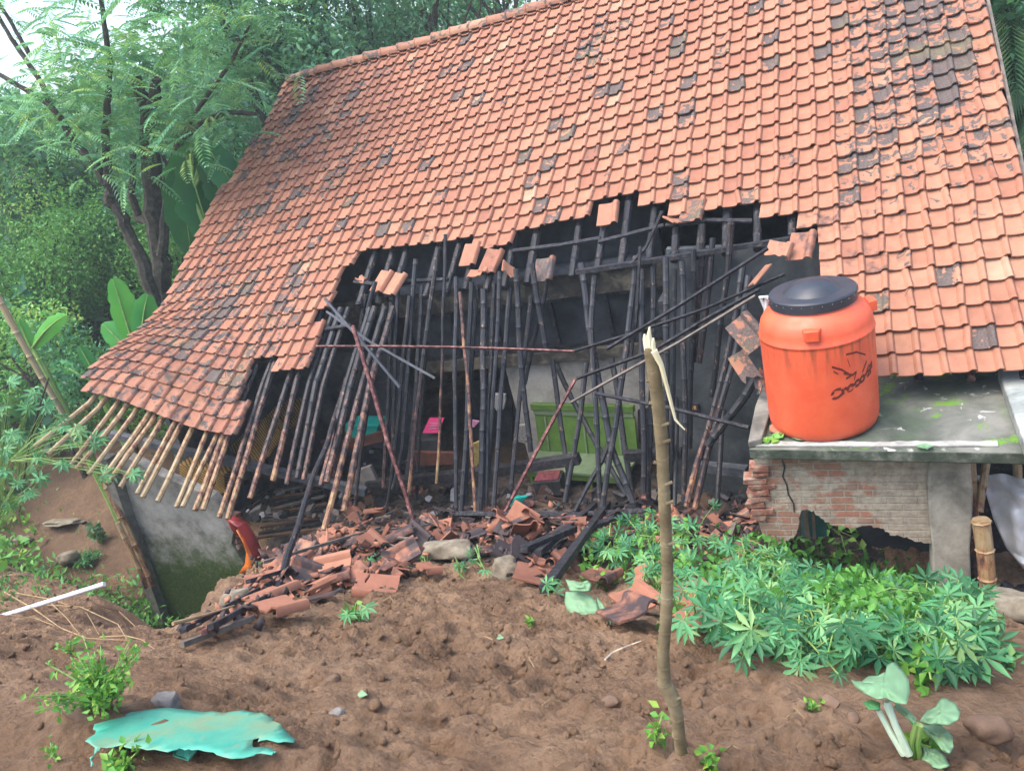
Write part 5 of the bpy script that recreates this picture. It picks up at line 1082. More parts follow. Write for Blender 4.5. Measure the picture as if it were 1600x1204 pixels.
for pts in [[(10, 930), (60, 960), (100, 990), (140, 1005), (210, 1012)], [(30, 935), (90, 945), (140, 965), (160, 1000)], [(60, 950), (130, 955), (190, 985), (205, 1010)], [(110, 960), (160, 955), (190, 962), (215, 985)], [(160, 1002), (200, 1000), (228, 1010), (248, 1026)], [(20, 970), (60, 972), (90, 985)], [(75, 940), (110, 975), (130, 1000)]]:
    root(pts, .0045, 'thin pale root straggling over the left bank towards the pit')
tag(root([(285, 1003), (330, 990), (380, 975)], .012, 'x', dz=.12), 'single pale stick bridging the pit edge towards the heap', 'stick', None)
root([(948, 1040), (960, 1028), (975, 1020), (990, 1016), (1004, 1010)], .005, 'bare white root under the tilted tiles left of the snapped trunk', simple('white_root', [(.3, (.45, .4, .33)), (.7, (.6, .55, .45))], 9), None)
for x, y, w in [(760, 1000, 12), (820, 1040, 8), (850, 1110, 14), (1230, 1125, 14), (1135, 1180, 10), (600, 942, 10)]:
    root([(x, y), (x + w, y - rnd.uniform(-5, 12)), (x + 2 * w, y - rnd.uniform(-8, 8))], .004, 'tiny dry rootlet on the mud slope', ROOT, 'rootlets on the mud', .01)
# snapped cassava trunk in front
tk = empty('cassava_stump', G(1060, 1172), 'snapped knobbly cassava trunk standing in the foreground mud', 'tree trunk')
TRK = simple('cassava_bark', [(.3, (.11, .085, .045)), (.55, (.20, .16, .09)), (.75, (.30, .26, .16))], 14, .75, .3, .5, .006, pos=True)
base = G(1060, 1172); Yt = base.y
px_pts = [(1062, 1180, 10.5), (1058, 1120, 11), (1052, 1092, 13), (1038, 1066, 12), (1036, 1020, 10.5), (1041, 960, 10.5), (1043, 900, 10.5), (1040, 820, 10.5), (1037, 760, 10.5), (1034, 690, 11), (1027, 620, 11.5), (1020, 570, 11.5), (1015, 550, 10), (1013, 540, 7)]
m = MB(); P = [at(x, y, Y=Yt) for x, y, r in px_pts]; P[0].z -= .1
rs = []
for (x, y, r), p in zip(px_pts, P):
    c = W.T @ np.array([p.x, p.y, p.z - CZ]); rs.append(r * .9 * c[2] / FP)
Pd = []; rd = []
for k in range(len(P) - 1):
    for q in range(6):
        f = q / 6; Pd.append(P[k].lerp(P[k + 1], f)); rd.append((rs[k] * (1 - f) + rs[k + 1] * f) * (1 + rnd.uniform(-.03, .03)))
m.tube(Pd, rd, 14); trunk_mb = m
WOODP = simple('raw_split_wood', [(.3, (.50, .44, .25)), (.7, (.68, .64, .44))], 12, .6, .3, .4, .004, pos=True)
m = MB()
for a in [[(1012, 545), (1008, 530), (1007, 522)], [(1016, 545), (1014, 525), (1015, 511)], [(1019, 552), (1020, 535), (1021, 528)], [(1023, 560), (1024, 548)]]:
    Q = [at(x, y, Y=Yt) for x, y in a]; m.tube(Q, [.009, .006, .002][:len(Q)] if len(Q) > 2 else [.01, .004], 6)
m.build('splinter', WOODP, tk)
m = MB(); Q = [at(x, y, Y=Yt - .01) for x, y in [(1022, 548), (1033, 570), (1041, 600), (1050, 635), (1055, 655), (1063, 664), (1070, 671)]]; m.tube(Q, [.008, .006, .005, .004, .003, .002, .0015], 6); m.build('bark_strip', WOODP, tk)
for k in range(17):
    y = 598 + k * 31 + rnd.uniform(-4, 4); x = np.interp(y, [q[1] for q in px_pts[::-1]], [q[0] for q in px_pts[::-1]]); sd_ = rnd.choice((-1, 1)); p = at(x + sd_ * 9.5, y, Y=Yt - .005)
    d = Vector(ray(x + sd_ * 22, y - 6)) - Vector(ray(x, y)); d.normalize(); m = MB(); m.tube([p - d * .012, p + d * .001, p + d * .006], [.006, .004, .0045], 7); m.build('leaf_scar', TRK, tk)
m = trunk_mb
for k in range(22):
    y = 580 + k * 27; x = np.interp(y, [q[1] for q in px_pts[::-1]], [q[0] for q in px_pts[::-1]]); rr = np.interp(y, [q[1] for q in px_pts[::-1]], rs[::-1]); c = at(x, y, Y=Yt); m.tube([c + Vector((0, 0, -.0025)), c + Vector((0, 0, .0025))], float(rr) * 1.05, 14, True)
m.build('trunk', TRK, tk)

# ------------------------------------------------------------------ foliage builders
def unit(a): return a / (np.linalg.norm(a, axis=-1, keepdims=True) + 1e-9)
class Leaves:
    def __init__(s): s.V = []; s.F = []; s.T = []; s.n = 0
    def add(s, P, D, U, L, Wd, shade, fold=.25, wide=.45):
        """rhombic folded leaves: base P, direction D, normal U"""
        P = np.asarray(P, float); n = len(P); D = unit(np.asarray(D, float)); S = unit(np.cross(D, U)); U = np.cross(S, D)
        L = np.broadcast_to(np.asarray(L, float), (n,))[:, None]; Wd = np.broadcast_to(np.asarray(Wd, float), (n,))[:, None]
        v = np.stack([P, P + D * L * wide + S * Wd / 2 + U * Wd * fold, P + D * L - U * L * .12, P + D * L * wide - S * Wd / 2 + U * Wd * fold], 1).reshape(-1, 3)
        b = np.arange(n)[:, None] * 4 + s.n; s.F.append(np.concatenate([b + [0, 1, 2], b + [0, 2, 3]], 0)); s.V.append(v); s.n += 4 * n
        s.T.append(np.repeat(np.stack([np.broadcast_to(shade, (n,)), np.zeros(n), np.zeros(n)], -1), 4, 0))
    def strip(s, pts, side, wid, shade, fold=.3):
        """broad ribbed leaf along pts (k,3); side (k,3); wid (k,)"""
        pts = np.asarray(pts, float); k = len(pts); side = unit(np.asarray(side, float)); wid = np.asarray(wid, float)[:, None]; up = unit(np.cross(side, np.gradient(pts, axis=0)))
        v = np.stack([pts - side * wid + up * wid * fold, pts, pts + side * wid + up * wid * fold], 1).reshape(-1, 3); f = []
        for a in range(k - 1):
            for c in (0, 1):
                i = s.n + a * 3 + c; f += [[i, i + 1, i + 4], [i, i + 4, i + 3]]
        s.V.append(v); s.F.append(np.array(f)); s.n += 3 * k; s.T.append(np.tile([shade, 0, 0], (3 * k, 1)))
    def build(s, name, mat, parent=None):
        return npmesh(name, np.concatenate(s.V), np.concatenate(s.F), mat, parent, np.concatenate(s.T))
def rand_dirs(n, up=.3, spread=1.0):
    d = nr.normal(size=(n, 3)) * spread; d[:, 2] += up; return unit(d)
def blob_points(n, c, r, shell=.55):
    d = unit(nr.normal(size=(n, 3))); q = (shell + (1 - shell) * nr.random((n, 1)) ** .6); return np.asarray(c) + d * q * np.asarray(r)
def crown(L, clumps, per, size, shade=(.2, .9), up=.2, ratio=.5, shell=.3):
    for c, r in clumps:
        n = int(per * (np.mean(r) ** 2) * 1.0); P = blob_points(n, c, r, shell); D = rand_dirs(n, -.15); U = rand_dirs(n, 1.3)
        cl = nr.uniform(-.12, .12)
        L.add(P, D, U, size * nr.uniform(.6, 1.3, n), size * ratio * nr.uniform(.7, 1.2, n), np.clip(nr.uniform(*shade, n) + cl, 0, 1))
def feather(L, bases, dirs, length, shade):
    """pinnate leaves: each a drooping axis with paired narrow leaflets"""
    n = len(bases); k = 11; D = unit(dirs); S = unit(np.cross(D, np.array([0, 0, 1.0])) + 1e-6); ln = np.broadcast_to(length, (n,))[:, None]
    for q in range(1, k + 1):
        f = q / k; P = bases + D * ln * f + np.array([0, 0, -1.0]) * ln * .35 * f * f; w = .32 * math.sin(math.pi * min(.97, f * .8 + .12))
        for sg in (-1, 1):
            L.add(P, S * sg + D * .45 + np.array([0, 0, -.25]), np.tile([0, 0, 1.0], (n, 1)) + nr.normal(size=(n, 3)) * .2, ln[:, 0] * w, ln[:, 0] * .085, shade, .1)
def limb(mb, pts, r0, r1, n=8):
    """pts in px with depth Y"""
    P = [Vector(p) for p in pts]; out = []; rad = []
    for k in range(len(P) - 1):
        for q in range(5):
            f = q / 5; c = P[k].lerp(P[k + 1], f); t = (k + f) / (len(P) - 1); jit = .25 * (r0 * (1 - t) + r1 * t)
            out.append(c + Vector((rnd.uniform(-jit, jit), rnd.uniform(-jit, jit), 0))); rad.append((r0 * (1 - t) + r1 * t) * rnd.uniform(.9, 1.12))
    out.append(P[-1]); rad.append(r1); mb.tube(out, rad, n)
    return P
def A3(v): return np.array([v[0], v[1], v[2]])
# ---- feathery legume tree with several dark limbs behind the left eave
YT = 11.5
t1 = empty('tree', at(252, 560, Y=YT), 'feathery-leaved tree with dark mossy trunk rising right beside the left roof edge', 'tree')
mb = MB()
limb(mb, [at(x, y, Y=YT) for x, y in [(262, 600), (256, 500), (250, 410), (241, 330), (236, 240), (234, 175)]], .21, .16)
limb(mb, [at(x, y, Y=YT) for x, y in [(235, 185), (222, 150), (212, 122)]], .13, .10); limb(mb, [at(x, y, Y=YT) for x, y in [(235, 185), (243, 150), (244, 122)]], .12, .08)
limb(mb, [at(x, y, Y=YT - .2) for x, y in [(252, 400), (262, 310), (262, 270), (285, 215), (320, 190), (352, 175), (400, 178)]], .09, .035)
limb(mb, [at(x, y, Y=YT + .2) for x, y in [(238, 350), (215, 340), (205, 300), (208, 240)]], .10, .06); limb(mb, [at(x, y, Y=YT - .2) for x, y in [(262, 260), (250, 235), (252, 200)]], .04, .02)
limb(mb, [at(x, y, Y=YT - .2) for x, y in [(275, 230), (310, 170), (360, 100), (390, 40)]], .05, .02)
mb.build('trunk', BARK, t1)
L = Leaves()
for k in range(60):
    x = rnd.uniform(150, 425); y = rnd.uniform(-90, 260)
    if x > 300 and y > 215 or x > 425 - max(0, y - 60) * .62: continue
    if abs(x - 230) < 28 and 120 < y < 180: continue
    c = A3(at(x, y, Y=YT + rnd.uniform(-1.8, 1.2))); n = 15; B_ = c + nr.normal(size=(n, 3)) * [.35, .35, .22]; d = rand_dirs(n, .0); d[:, 2] *= .4
    feather(L, B_, d, nr.uniform(.35, .6, n), nr.uniform(.15, .95, n))
L.build('crown', LEAF_FEATHER, t1)
# ---- second, slanting tree to its left
t2 = empty('tree', at(232, 500, Y=YT - .8), 'slanting thin-trunked tree forking left of the dark mossy trunk', 'tree'); mb = MB(); Y2 = YT - .8
limb(mb, [at(x, y, Y=Y2) for x, y in [(250, 500), (225, 415), (195, 350), (177, 312), (170, 288)]], .13, .10); limb(mb, [at(x, y, Y=Y2) for x, y in [(172, 318), (177, 300)]], .13, .13)
limb(mb, [at(x, y, Y=Y2) for x, y in [(168, 288), (145, 252), (122, 231), (98, 190), (78, 163), (40, 140), (-10, 112)]], .085, .04); limb(mb, [at(x, y, Y=Y2) for x, y in [(170, 288), (166, 240), (165, 200), (170, 150), (172, 95), (160, 20), (150, -60)]], .08, .035)
limb(mb, [at(x, y, Y=Y2) for x, y in [(78, 163), (66, 130), (30, 80), (0, 30), (-20, 0)]], .05, .03); limb(mb, [at(x, y, Y=Y2) for x, y in [(45, 85), (20, 40), (-5, 0)]], .04, .03)
mb.build('trunk', BARK, t2); L = Leaves()
for k in range(44):
    x = rnd.uniform(-60, 210); y = rnd.uniform(-60, 215)
    if x < 70 and y < 120 and rnd.random() < .8: continue
    c = A3(at(x, y, Y=Y2 + rnd.uniform(-1.2, 1.6))); n = 13; B_ = c + nr.normal(size=(n, 3)) * [.3, .3, .2]; d = rand_dirs(n, 0); d[:, 2] *= .4
    feather(L, B_, d, nr.uniform(.35, .58, n), nr.uniform(.2, 1, n))
L.build('crown', LEAF_FEATHER, t2)
# ---- trees further back
def back_tree(px, py, Y, r, h, mat, label, n=9, per=420, size=.22, shade=(.15, .9), trunk=.18, cat='tree', grp=None, spread=.6, ground=None, shell=.25):
    c = at(px, py, Y=Y); gz_ = gz(c.x, c.y) if ground is None else ground; e = empty('tree', Vector((c.x, c.y, gz_)), label, cat, grp); mb = MB()
    top = Vector((c.x, c.y, c.z)); b0 = Vector((c.x + .3, c.y, gz_ - .3)); limb(mb, [b0, b0.lerp(top, .5) + Vector((.15, 0, 0)), top], trunk, trunk * .5)
    clumps = []
    for k in range(n):
        o_ = Vector((rnd.uniform(-1, 1) * r * spread, rnd.uniform(-1, 1) * r * spread, rnd.uniform(-.8, 1) * h * .5)); clumps.append((A3(top + o_), np.array([r * rnd.uniform(.3, .55)] * 2 + [h * rnd.uniform(.2, .34)])))
        limb(mb, [b0.lerp(top, rnd.uniform(.5, .95)), top + o_ * .9], trunk * .35, .02, 6)
    mb.build('trunk', BARK, e); L = Leaves(); crown(L, clumps, per, size, shade, shell=shell); L.build('crown', mat, e); return e
back_tree(540, 20, 19, 2.6, 3.6, LEAF_DARK, 'dark small-leaved tree behind the left end of the ridge, with sky gaps', 11, 260, .17, trunk=.2, spread=.8)
back_tree(660, 15, 20, 2.8, 3.4, LEAF_DARK, 'dark dense tree behind the ridge, in the middle of the group', 11, 280, .17, trunk=.2, spread=.8)
back_tree(770, -15, 21, 2.4, 3.2, LEAF_DARK, 'dark tree showing above the right end of the visible ridge trees', 12, 420, .17, trunk=.2, spread=.8)
back_tree(460, -10, 17, 2.0, 3.8, LEAF_FEATHER, 'mid-green tree between the feathery tree and the dark trees', 12, 500, .19, trunk=.15, spread=.75)
back_tree(440, 90, 16.5, 1.3, 2.6, LEAF_DARK, 'dark tree touching the left end of the ridge', 8, 600, .16, trunk=.12)
back_tree(330, -20, 16, 2.4, 3.6, LEAF_FEATHER, 'tall pale-green tree behind the feathery tree', 10, 240, .2, trunk=.16, spread=.8)
back_tree(40, 330, 13, 2.4, 3.4, LEAF_DARK, 'dark green tree at the left edge behind the palm', 12, 480, .2, trunk=.15)
back_tree(-60, 330, 15, 2.4, 3.4, LEAF_PALM, 'blue-green tree at the upper left edge', 12, 380, .22, trunk=.15)
back_tree(110, 400, 13.2, 2.3, 3.2, LEAF_BUSH, 'yellow-green small-leaved bushy tree left of the slanting trunk', 15, 1300, .085, (.25, 1), trunk=.07, spread=.75)
back_tree(50, 440, 11.5, 2.2, 2.8, LEAF_BUSH, 'olive small-leaved bush at the left, behind the leaning bamboo pole', 13, 1000, .10, (.1, .8), trunk=.07, spread=.75)
back_tree(270, 440, 12.5, 1.6, 3.2, LEAF_BUSH, 'small-leaved bush between the dark trunk and the roof edge', 12, 900, .10, (.1, .9), trunk=.06)
back_tree(20, 560, 8.6, 1.5, 1.6, LEAF_BUSH, 'low bright shrub at the left edge below the olive bush', 10, 1100, .10, (.3, 1), trunk=.05)
back_tree(130, 570, 8.8, 1.4, 1.5, LEAF_DARK, 'low dark shrub behind the leaning bamboo pole foot', 10, 1000, .11, (.3, 1), trunk=.05)
back_tree(340, 300, 15, 1.9, 4, LEAF_DARK, 'dark tree filling the gap between the banana plant and the roof edge', 12, 500, .2, trunk=.1)
back_tree(110, 300, 15.5, 2.4, 4, LEAF_FEATHER, 'soft green tree seen between the two trunks', 12, 420, .2, trunk=.12)
back_tree(190, 470, 14, 2.0, 3.4, LEAF_DARK, 'shaded tree low behind the slanting trunk', 12, 500, .2, trunk=.1)
back_tree(1595, 40, 15.5, 1.8, 4.2, LEAF_DARK, 'dark tree at the upper right corner behind the roof', 12, 500, .18, trunk=.15)
back_tree(1625, 190, 13.5, 1.5, 4.2, LEAF_DARK, 'shaded tree at the right edge behind the roof verge', 12, 600, .18, trunk=.12)
# distant wood on the hillside as one mass
L = Leaves(); cl = []
for k in range(260):
    x = rnd.uniform(-60, -14) if k % 2 else rnd.uniform(-45, 20); y = rnd.uniform(24, 55); z = gz(x, y); r = rnd.uniform(1.8, 3.2); cl.append((np.array([x, y, z + r * rnd.uniform(.5, 1.6)]), np.array([r, r, r * 1.1])))
for k in range(90):
    x = rnd.uniform(-30, -15); y = rnd.uniform(9, 24); z = gz(x, y); r = rnd.uniform(1.0, 2.0); cl.append((np.array([x, y, z + r * rnd.uniform(.3, 1.2)]), np.array([r, r, r])))
crown(L, cl, 42, .55, (.1, .9), ratio=.6, shell=.7); o = L.build('woodland', LEAF_DARK); tag(o, 'green wooded hillside far behind the house', 'woodland', kind='stuff')
# ---- undergrowth left of the house
L = Leaves(); n = 16000; X = nr.uniform(-17, -8.2, n); Yy = nr.uniform(5.0, 14, n); keep = (poly_sd(X, Yy, PIT) < 3.2); bare = ((X + 12.5) / 2.6) ** 2 + ((Yy - 8.1) / 1.9) ** 2 < 1; keep &= ~bare | (nr.random(n) < .02); keep &= ~((X > -9.6) & (Yy > 6.0)); X = X[keep]; Yy = Yy[keep]
n = len(X); Z = hz(X, Yy, False) + nr.random(n) ** 2 * .55; D = rand_dirs(n, .7); L.add(np.stack([X, Yy, Z], -1), D, rand_dirs(n, 1), nr.uniform(.06, .17, n), nr.uniform(.03, .07, n), nr.uniform(.1, .9, n))
o = L.build('undergrowth', LEAF_BUSH); tag(o, 'low leafy ground cover on the slope left of the house', 'ground cover', kind='stuff')
L = Leaves(); n = 5200; X = nr.uniform(-9.5, -4.2, n); Yy = nr.uniform(2.2, 5.9, n); d = poly_sd(X, Yy, PIT); keep = ((d > .35) & (nr.random(n) < .5)) | ((d > -.6) & (d < .1) & (X < -5.6) & (nr.random(n) < .5)); X = X[keep]; Yy = Yy[keep]
n = len(X); Z = hz(X, Yy, True); D = rand_dirs(n, .9); L.add(np.stack([X, Yy, Z], -1), D, rand_dirs(n, 1), nr.uniform(.03, .10, n), nr.uniform(.015, .04, n), nr.uniform(.0, .6, n))
o = L.build('moss_and_weeds', LEAF_BUSH); tag(o, 'moss and tiny weeds on the pit walls', 'weeds', kind='stuff')
# ---- banana plants
def banana_leaf(L, a, tip, Y, wid, shade, droop=.25, bow=(0, 0), Yt=None):
    """from px a to px tip"""
    p0 = A3(at(*a, Y=Y)); p1 = A3(at(*tip, Y=Yt or Y)); k = 14; t = np.linspace(0, 1, k)[:, None]; ln = np.linalg.norm(p1 - p0)
    pts = p0 + (p1 - p0) * t + np.array([bow[0], bow[1], droop]) * ln * (4 * t * (1 - t)) * .5; d = p1 - p0; view = p0 - np.array([0, 0, CZ]); side = np.cross(d, view); side = side / np.linalg.norm(side) + np.array([0, .35, 0])
    w = wid * np.sin(np.pi * np.clip(t[:, 0] * .93 + .05, 0, 1)) ** .55 * (1 + .08 * nr.normal(size=k)); L.strip(pts, np.tile(side, (k, 1)), w, shade, .28)
def banana(base_px, Y, leaves, label, trunk_r=.09):
    b0 = at(*base_px, Y=Y); g = gz(b0.x, b0.y); e = empty('banana_plant', Vector((b0.x, b0.y, g)), label, 'banana plant'); mb = MB(); limb(mb, [Vector((b0.x, b0.y, g - .2)), b0], trunk_r, trunk_r * .7); mb.build('stem', STALK, e)
    for a, tip, w, sh, dr in leaves:
        L = Leaves(); banana_leaf(L, a, tip, Y, w, sh, dr); L.build('leaf', LEAF_BANANA, e)
        r = MB(); p0 = at(*a, Y=Y); r.tube([b0, p0], [.03, .025], 6)
        p1 = at(*tip, Y=Y); ln = (p1 - p0).length; pts = [p0.lerp(p1, t / 10) + Vector((0, -.015, dr * ln * 2 * (t / 10) * (1 - t / 10) + .0)) for t in range(11)]; r.tube(pts, [.022 * (1 - .8 * t / 10) for t in range(11)], 6); r.build('midrib', STALK, e)
    return e
banana((300, 300), 11.2, [((293, 245), (338, 395), .40, .25, .1), ((285, 262), (300, 400), .38, .15, .05), ((320, 225), (372, 300), .30, .3, .1), ((300, 225), (262, 330), .2, .6, .1), ((330, 240), (352, 330), .3, .1, .15)], 'banana plant with huge dark hanging leaves beside the roof edge')
banana((225, 560), 8.6, [((212, 545), (178, 435), .24, .85, .05), ((222, 545), (232, 460), .22, .6, .1), ((205, 552), (160, 505), .2, .7, .15), ((228, 548), (243, 505), .16, .4, .1)], 'young banana plant with bright upright leaves by the left rake of the roof')
banana((150, 600), 8.2, [((143, 590), (190, 560), .13, .5, .12), ((135, 590), (78, 570), .12, .55, .2), ((150, 585), (125, 540), .1, .5, .1)], 'small banana plant with bluish arching leaves in the shrubs by the leaning bamboo')
banana((60, 560), 7.6, [((52, 543), (103, 492), .13, .95, .08), ((50, 545), (30, 500), .09, .6, .1)], 'banana sucker with one vivid green leaf left of the leaning bamboo')
banana((1560, 330), 13.2, [((1560, 300), (1590, 150), .3, .5, .1), ((1575, 290), (1620, 100), .3, .7, .1), ((1585, 240), (1540, 130), .25, .4, .2), ((1600, 200), (1570, 60), .28, .3, .1), ((1590, 150), (1570, 90), .3, .6, .2)], 'broad-leaved plant behind the right roof verge')
# ---- palms
def palm(c, n, ln, label, gz0, mat=LEAF_PALM):
    e = empty('palm_tree', Vector((c.x, c.y, gz0)), label, 'palm'); mb = MB(); limb(mb, [Vector((c.x, c.y, gz0 - .3)), c], .16, .12); mb.build('trunk', BARK, e); 
    for k in range(n):
        L = Leaves(); a = 2 * math.pi * k / n + rnd.uniform(-.2, .2); el = rnd.uniform(-.1, .8); d = np.array([math.cos(a) * math.cos(el), math.sin(a) * math.cos(el), math.sin(el)]); t = np.linspace(.08, 1, 46)[:, None]
        pts = A3(c) + d * ln * t + np.array([0, 0, -1]) * ln * .75 * t ** 2; tg = unit(np.gradient(pts, axis=0)); S = unit(np.cross(tg, [0, 0, 1.0]) + 1e-6)
        for sg in (-1, 1): L.add(pts, S * sg + tg * .7 + np.array([0, 0, -.5]), np.tile([0, 0, 1.0], (46, 1)), ln * .34 * np.sin(np.pi * np.clip(t[:, 0], .1, .95)) + .1, .045, nr.uniform(.1, .9, 46), .2, .3)
        L.build('frond', mat, e)
    return e
palm(at(0, 250, Y=13.5), 15, 2.6, 'palm with drooping blue-green fronds at the left edge', 2.5)
palm(at(1555, -30, Y=14.5), 15, 2.6, 'palm with pale thin fronds over the right end of the roof', 0)
palm(at(1640, 130, Y=13.0), 13, 2.0, 'lower palm at the right edge beside the roof verge', 0)
# ---- leaning bamboo pole at the left
m = MB(); pole_mesh(m, [at(-25, 425, Y=7.2), at(60, 580, Y=7.3), at(104, 655, Y=7.35), at(118, 690, Y=7.35)], .05, (-.25, -.2), nodes=.42, wob=.002); tag(m.build('bamboo_pole', BAMBOO), 'clean tan bamboo pole leaning across the greenery at the left', 'pole')
m = MB(); pole_mesh(m, [at(164, 752, Y=6.1), at(212, 855, Y=5.9), at(236, 915, Y=5.8)], .055, (.1, .25), nodes=.45, wob=.003); tag(m.build('bamboo_pole', BAMBOO), 'grey-brown bamboo prop standing in the pit beside the mossy wall', 'pole')
m = MB(); pole_mesh(m, [at(184, 816, Y=5.7), at(222, 900, Y=5.6), at(228, 918, Y=5.6)], .035, (.0, .2), nodes=.45, wob=.003); tag(m.build('bamboo_pole', BAMBOO), 'thinner bamboo tied to the prop beside the mossy wall', 'pole')
m = MB(); m.tube([at(45, 695, Y=6), at(60, 640, Y=6), at(76, 590, Y=6), at(30, 800, Y=5.6)][::-1] and [at(30, 800, Y=5.6), at(45, 695, Y=6), at(60, 640, Y=6), at(76, 590, Y=6)], .012, 6); tag(m.build('dry_twig', BARK), 'thin dry twig rising among the cassava leaves at the left edge', 'twig')
# ---- cassava plants
def palmate(L, c, nrm, ax, r, shade, lobes=7):
    """hand-shaped leaf: narrow lobes fanned round the centre"""
    nrm = nrm / np.linalg.norm(nrm); ax = ax - nrm * ax.dot(nrm) if hasattr(ax, 'dot') else ax; ax = ax / (np.linalg.norm(ax) + 1e-9); s = np.cross(nrm, ax)
    an = np.linspace(-2.25, 2.25, lobes); D = np.array([ax * math.cos(a) + s * math.sin(a) - nrm * .22 for a in an]); ln = r * (1 - .12 * np.abs(an) ** 1.2 / 1.2); n = lobes
    L.add(np.tile(c, (n, 1)), D, np.tile(nrm, (n, 1)) + nr.normal(size=(n, 3)) * .08, ln, ln * .27, np.clip(shade + nr.normal(size=n) * .05, 0, 1), .18, .52)
def cassava(base, tips, label, r=(.05, .13), shade=(.05, 1), mat=LEAF_CASS, group=None, name='cassava_plant', lie=True):
    """base Vector, tips: list of Vector leaf centres"""
    e = empty(name, base, label, 'cassava plant', group); mb = MB(); L = Leaves()
    for k, t in enumerate(tips):
        t = Vector(t); mid = base.lerp(t, .55) + Vector((rnd.uniform(-.05, .05), rnd.uniform(-.05, .05), rnd.uniform(.02, .14))); mb.tube([base + Vector((rnd.uniform(-.04, .04), rnd.uniform(-.04, .04), .02)), mid, t], [.006, .0045, .003], 5)
        view = A3(Vector((0, 0, CZ)) - t); view /= np.linalg.norm(view); nrm = np.array([0, 0, 1.0]) * .8 + view * .55 + nr.normal(size=3) * .5; d = A3(t - base) + nr.normal(size=3) * .12 + np.array([0, 0, -.05]); palmate(L, A3(t), nrm, d, rnd.uniform(*r), rnd.uniform(*shade))
    mb.build('stem', STALK, e); L.build('foliage', mat, e); return e
MASS = [(1105, 900), (1135, 850), (1170, 840), (1215, 868), (1260, 872), (1330, 892), (1370, 900), (1430, 912), (1470, 905), (1500, 920), (1540, 925), (1552, 960), (1562, 1000), (1545, 1030), (1500, 1045), (1470, 1062), (1440, 1040), (1390, 1028), (1330, 1042), (1295, 1045), (1270, 1035), (1200, 1030), (1150, 1025), (1115, 1010), (1095, 960), (1085, 915)]
LOC = [(1165, 870, 'at the upper left of the big leaf mass, against the brick wall'), (1225, 880, 'under the hole in the brick wall'), (1300, 900, 'at the top middle of the leaf mass under the dark opening'), (1390, 905, 'left of the foot of the grey column'), (1480, 930, 'at the foot of the grey column'), (1530, 970, 'at the right end of the leaf mass'),
       (1130, 940, 'at the left end of the leaf mass beside the tilted tiles'), (1200, 945, 'in the left centre of the leaf mass'), (1280, 960, 'in the centre of the leaf mass'), (1360, 965, 'in the right centre of the leaf mass'), (1440, 985, 'right of centre in the leaf mass'), (1170, 1000, 'at the lower left edge of the leaf mass'), (1250, 1005, 'at the lower edge of the leaf mass, left of centre'), (1330, 1015, 'at the lower edge of the leaf mass, centre'), (1420, 1020, 'at the lower edge of the leaf mass above the pale taro leaves'), (1500, 1030, 'at the lower right edge of the leaf mass')]
for x, y, l in LOC:
    b0 = G(x, y + 18); tips = []
    while len(tips) < 30:
        xx = x + rnd.gauss(0, 42); yy = y + rnd.gauss(0, 30)
        if not in_poly(xx, yy, MASS): continue
        g = G(xx, yy + 26); tips.append(g + Vector((0, 0, rnd.uniform(.03, .26))))
    cassava(b0, tips, 'toppled cassava plant ' + l)
# small-leaved creeper patches in the mass
def creeper(pts, label, n, size, mat, h=.3, name='creeper', shade=(.2, .9)):
    cxm = sum(p[0] for p in pts) / len(pts); cym = sum(p[1] for p in pts) / len(pts); e = empty(name, G(cxm, cym), label, 'creeper'); L = Leaves(); P = []; xs_ = [p[0] for p in pts]; ys_ = [p[1] for p in pts]
    while len(P) < n:
        x = rnd.uniform(min(xs_), max(xs_)); y = rnd.uniform(min(ys_), max(ys_))
        if in_poly(x, y, pts): P.append(A3(G(x, y)) + [rnd.gauss(0, .03), rnd.gauss(0, .03), rnd.random() ** 1.3 * h])
    P = np.array(P); D = rand_dirs(n, .1); L.add(P, D, rand_dirs(n, 1.2), size * nr.uniform(.6, 1.3, n), size * .62 * nr.uniform(.8, 1.2, n), nr.uniform(*shade, n)); L.build('foliage', mat, e)
    mb = MB()
    for k in range(12):
        q = Vector(P[rnd.randrange(n)].tolist()); w = Vector(P[rnd.randrange(n)].tolist())
        if (w - q).length < .8: mb.tube([q, q.lerp(w, .5) + Vector((0, 0, .05)), w], .004, 5)
    if mb.v: mb.build('stem', STALK, e)
creeper([(1090, 880), (1130, 840), (1200, 850), (1280, 850), (1350, 880), (1430, 900), (1540, 940), (1550, 1010), (1480, 1040), (1400, 1010), (1330, 1030), (1200, 1020), (1100, 1000)], 'dark heart-leaved creeper growing through the whole cassava leaf mass', 2200, .085, LEAF_BRIGHT, .16, shade=(0, .55))
creeper([(1290, 960), (1330, 945), (1420, 955), (1445, 985), (1430, 1015), (1380, 1030), (1310, 1020), (1275, 990)], 'patch of glossy bright small leaves in the lower middle of the leaf mass', 1300, .06, LEAF_BRIGHT, .3, shade=(.0, .6))
creeper([(1410, 1000), (1440, 1010), (1450, 1050), (1455, 1085), (1435, 1090), (1425, 1060)], 'bright young shoots just above the pale taro leaves', 130, .07, LEAF_BRIGHT, .2)
creeper([(1285, 828), (1345, 838), (1360, 865), (1320, 880), (1290, 860)], 'yellowish drooping leaves before the dark hole in the brick wall', 60, .13, LEAF_BUSH, .35, shade=(.6, 1))
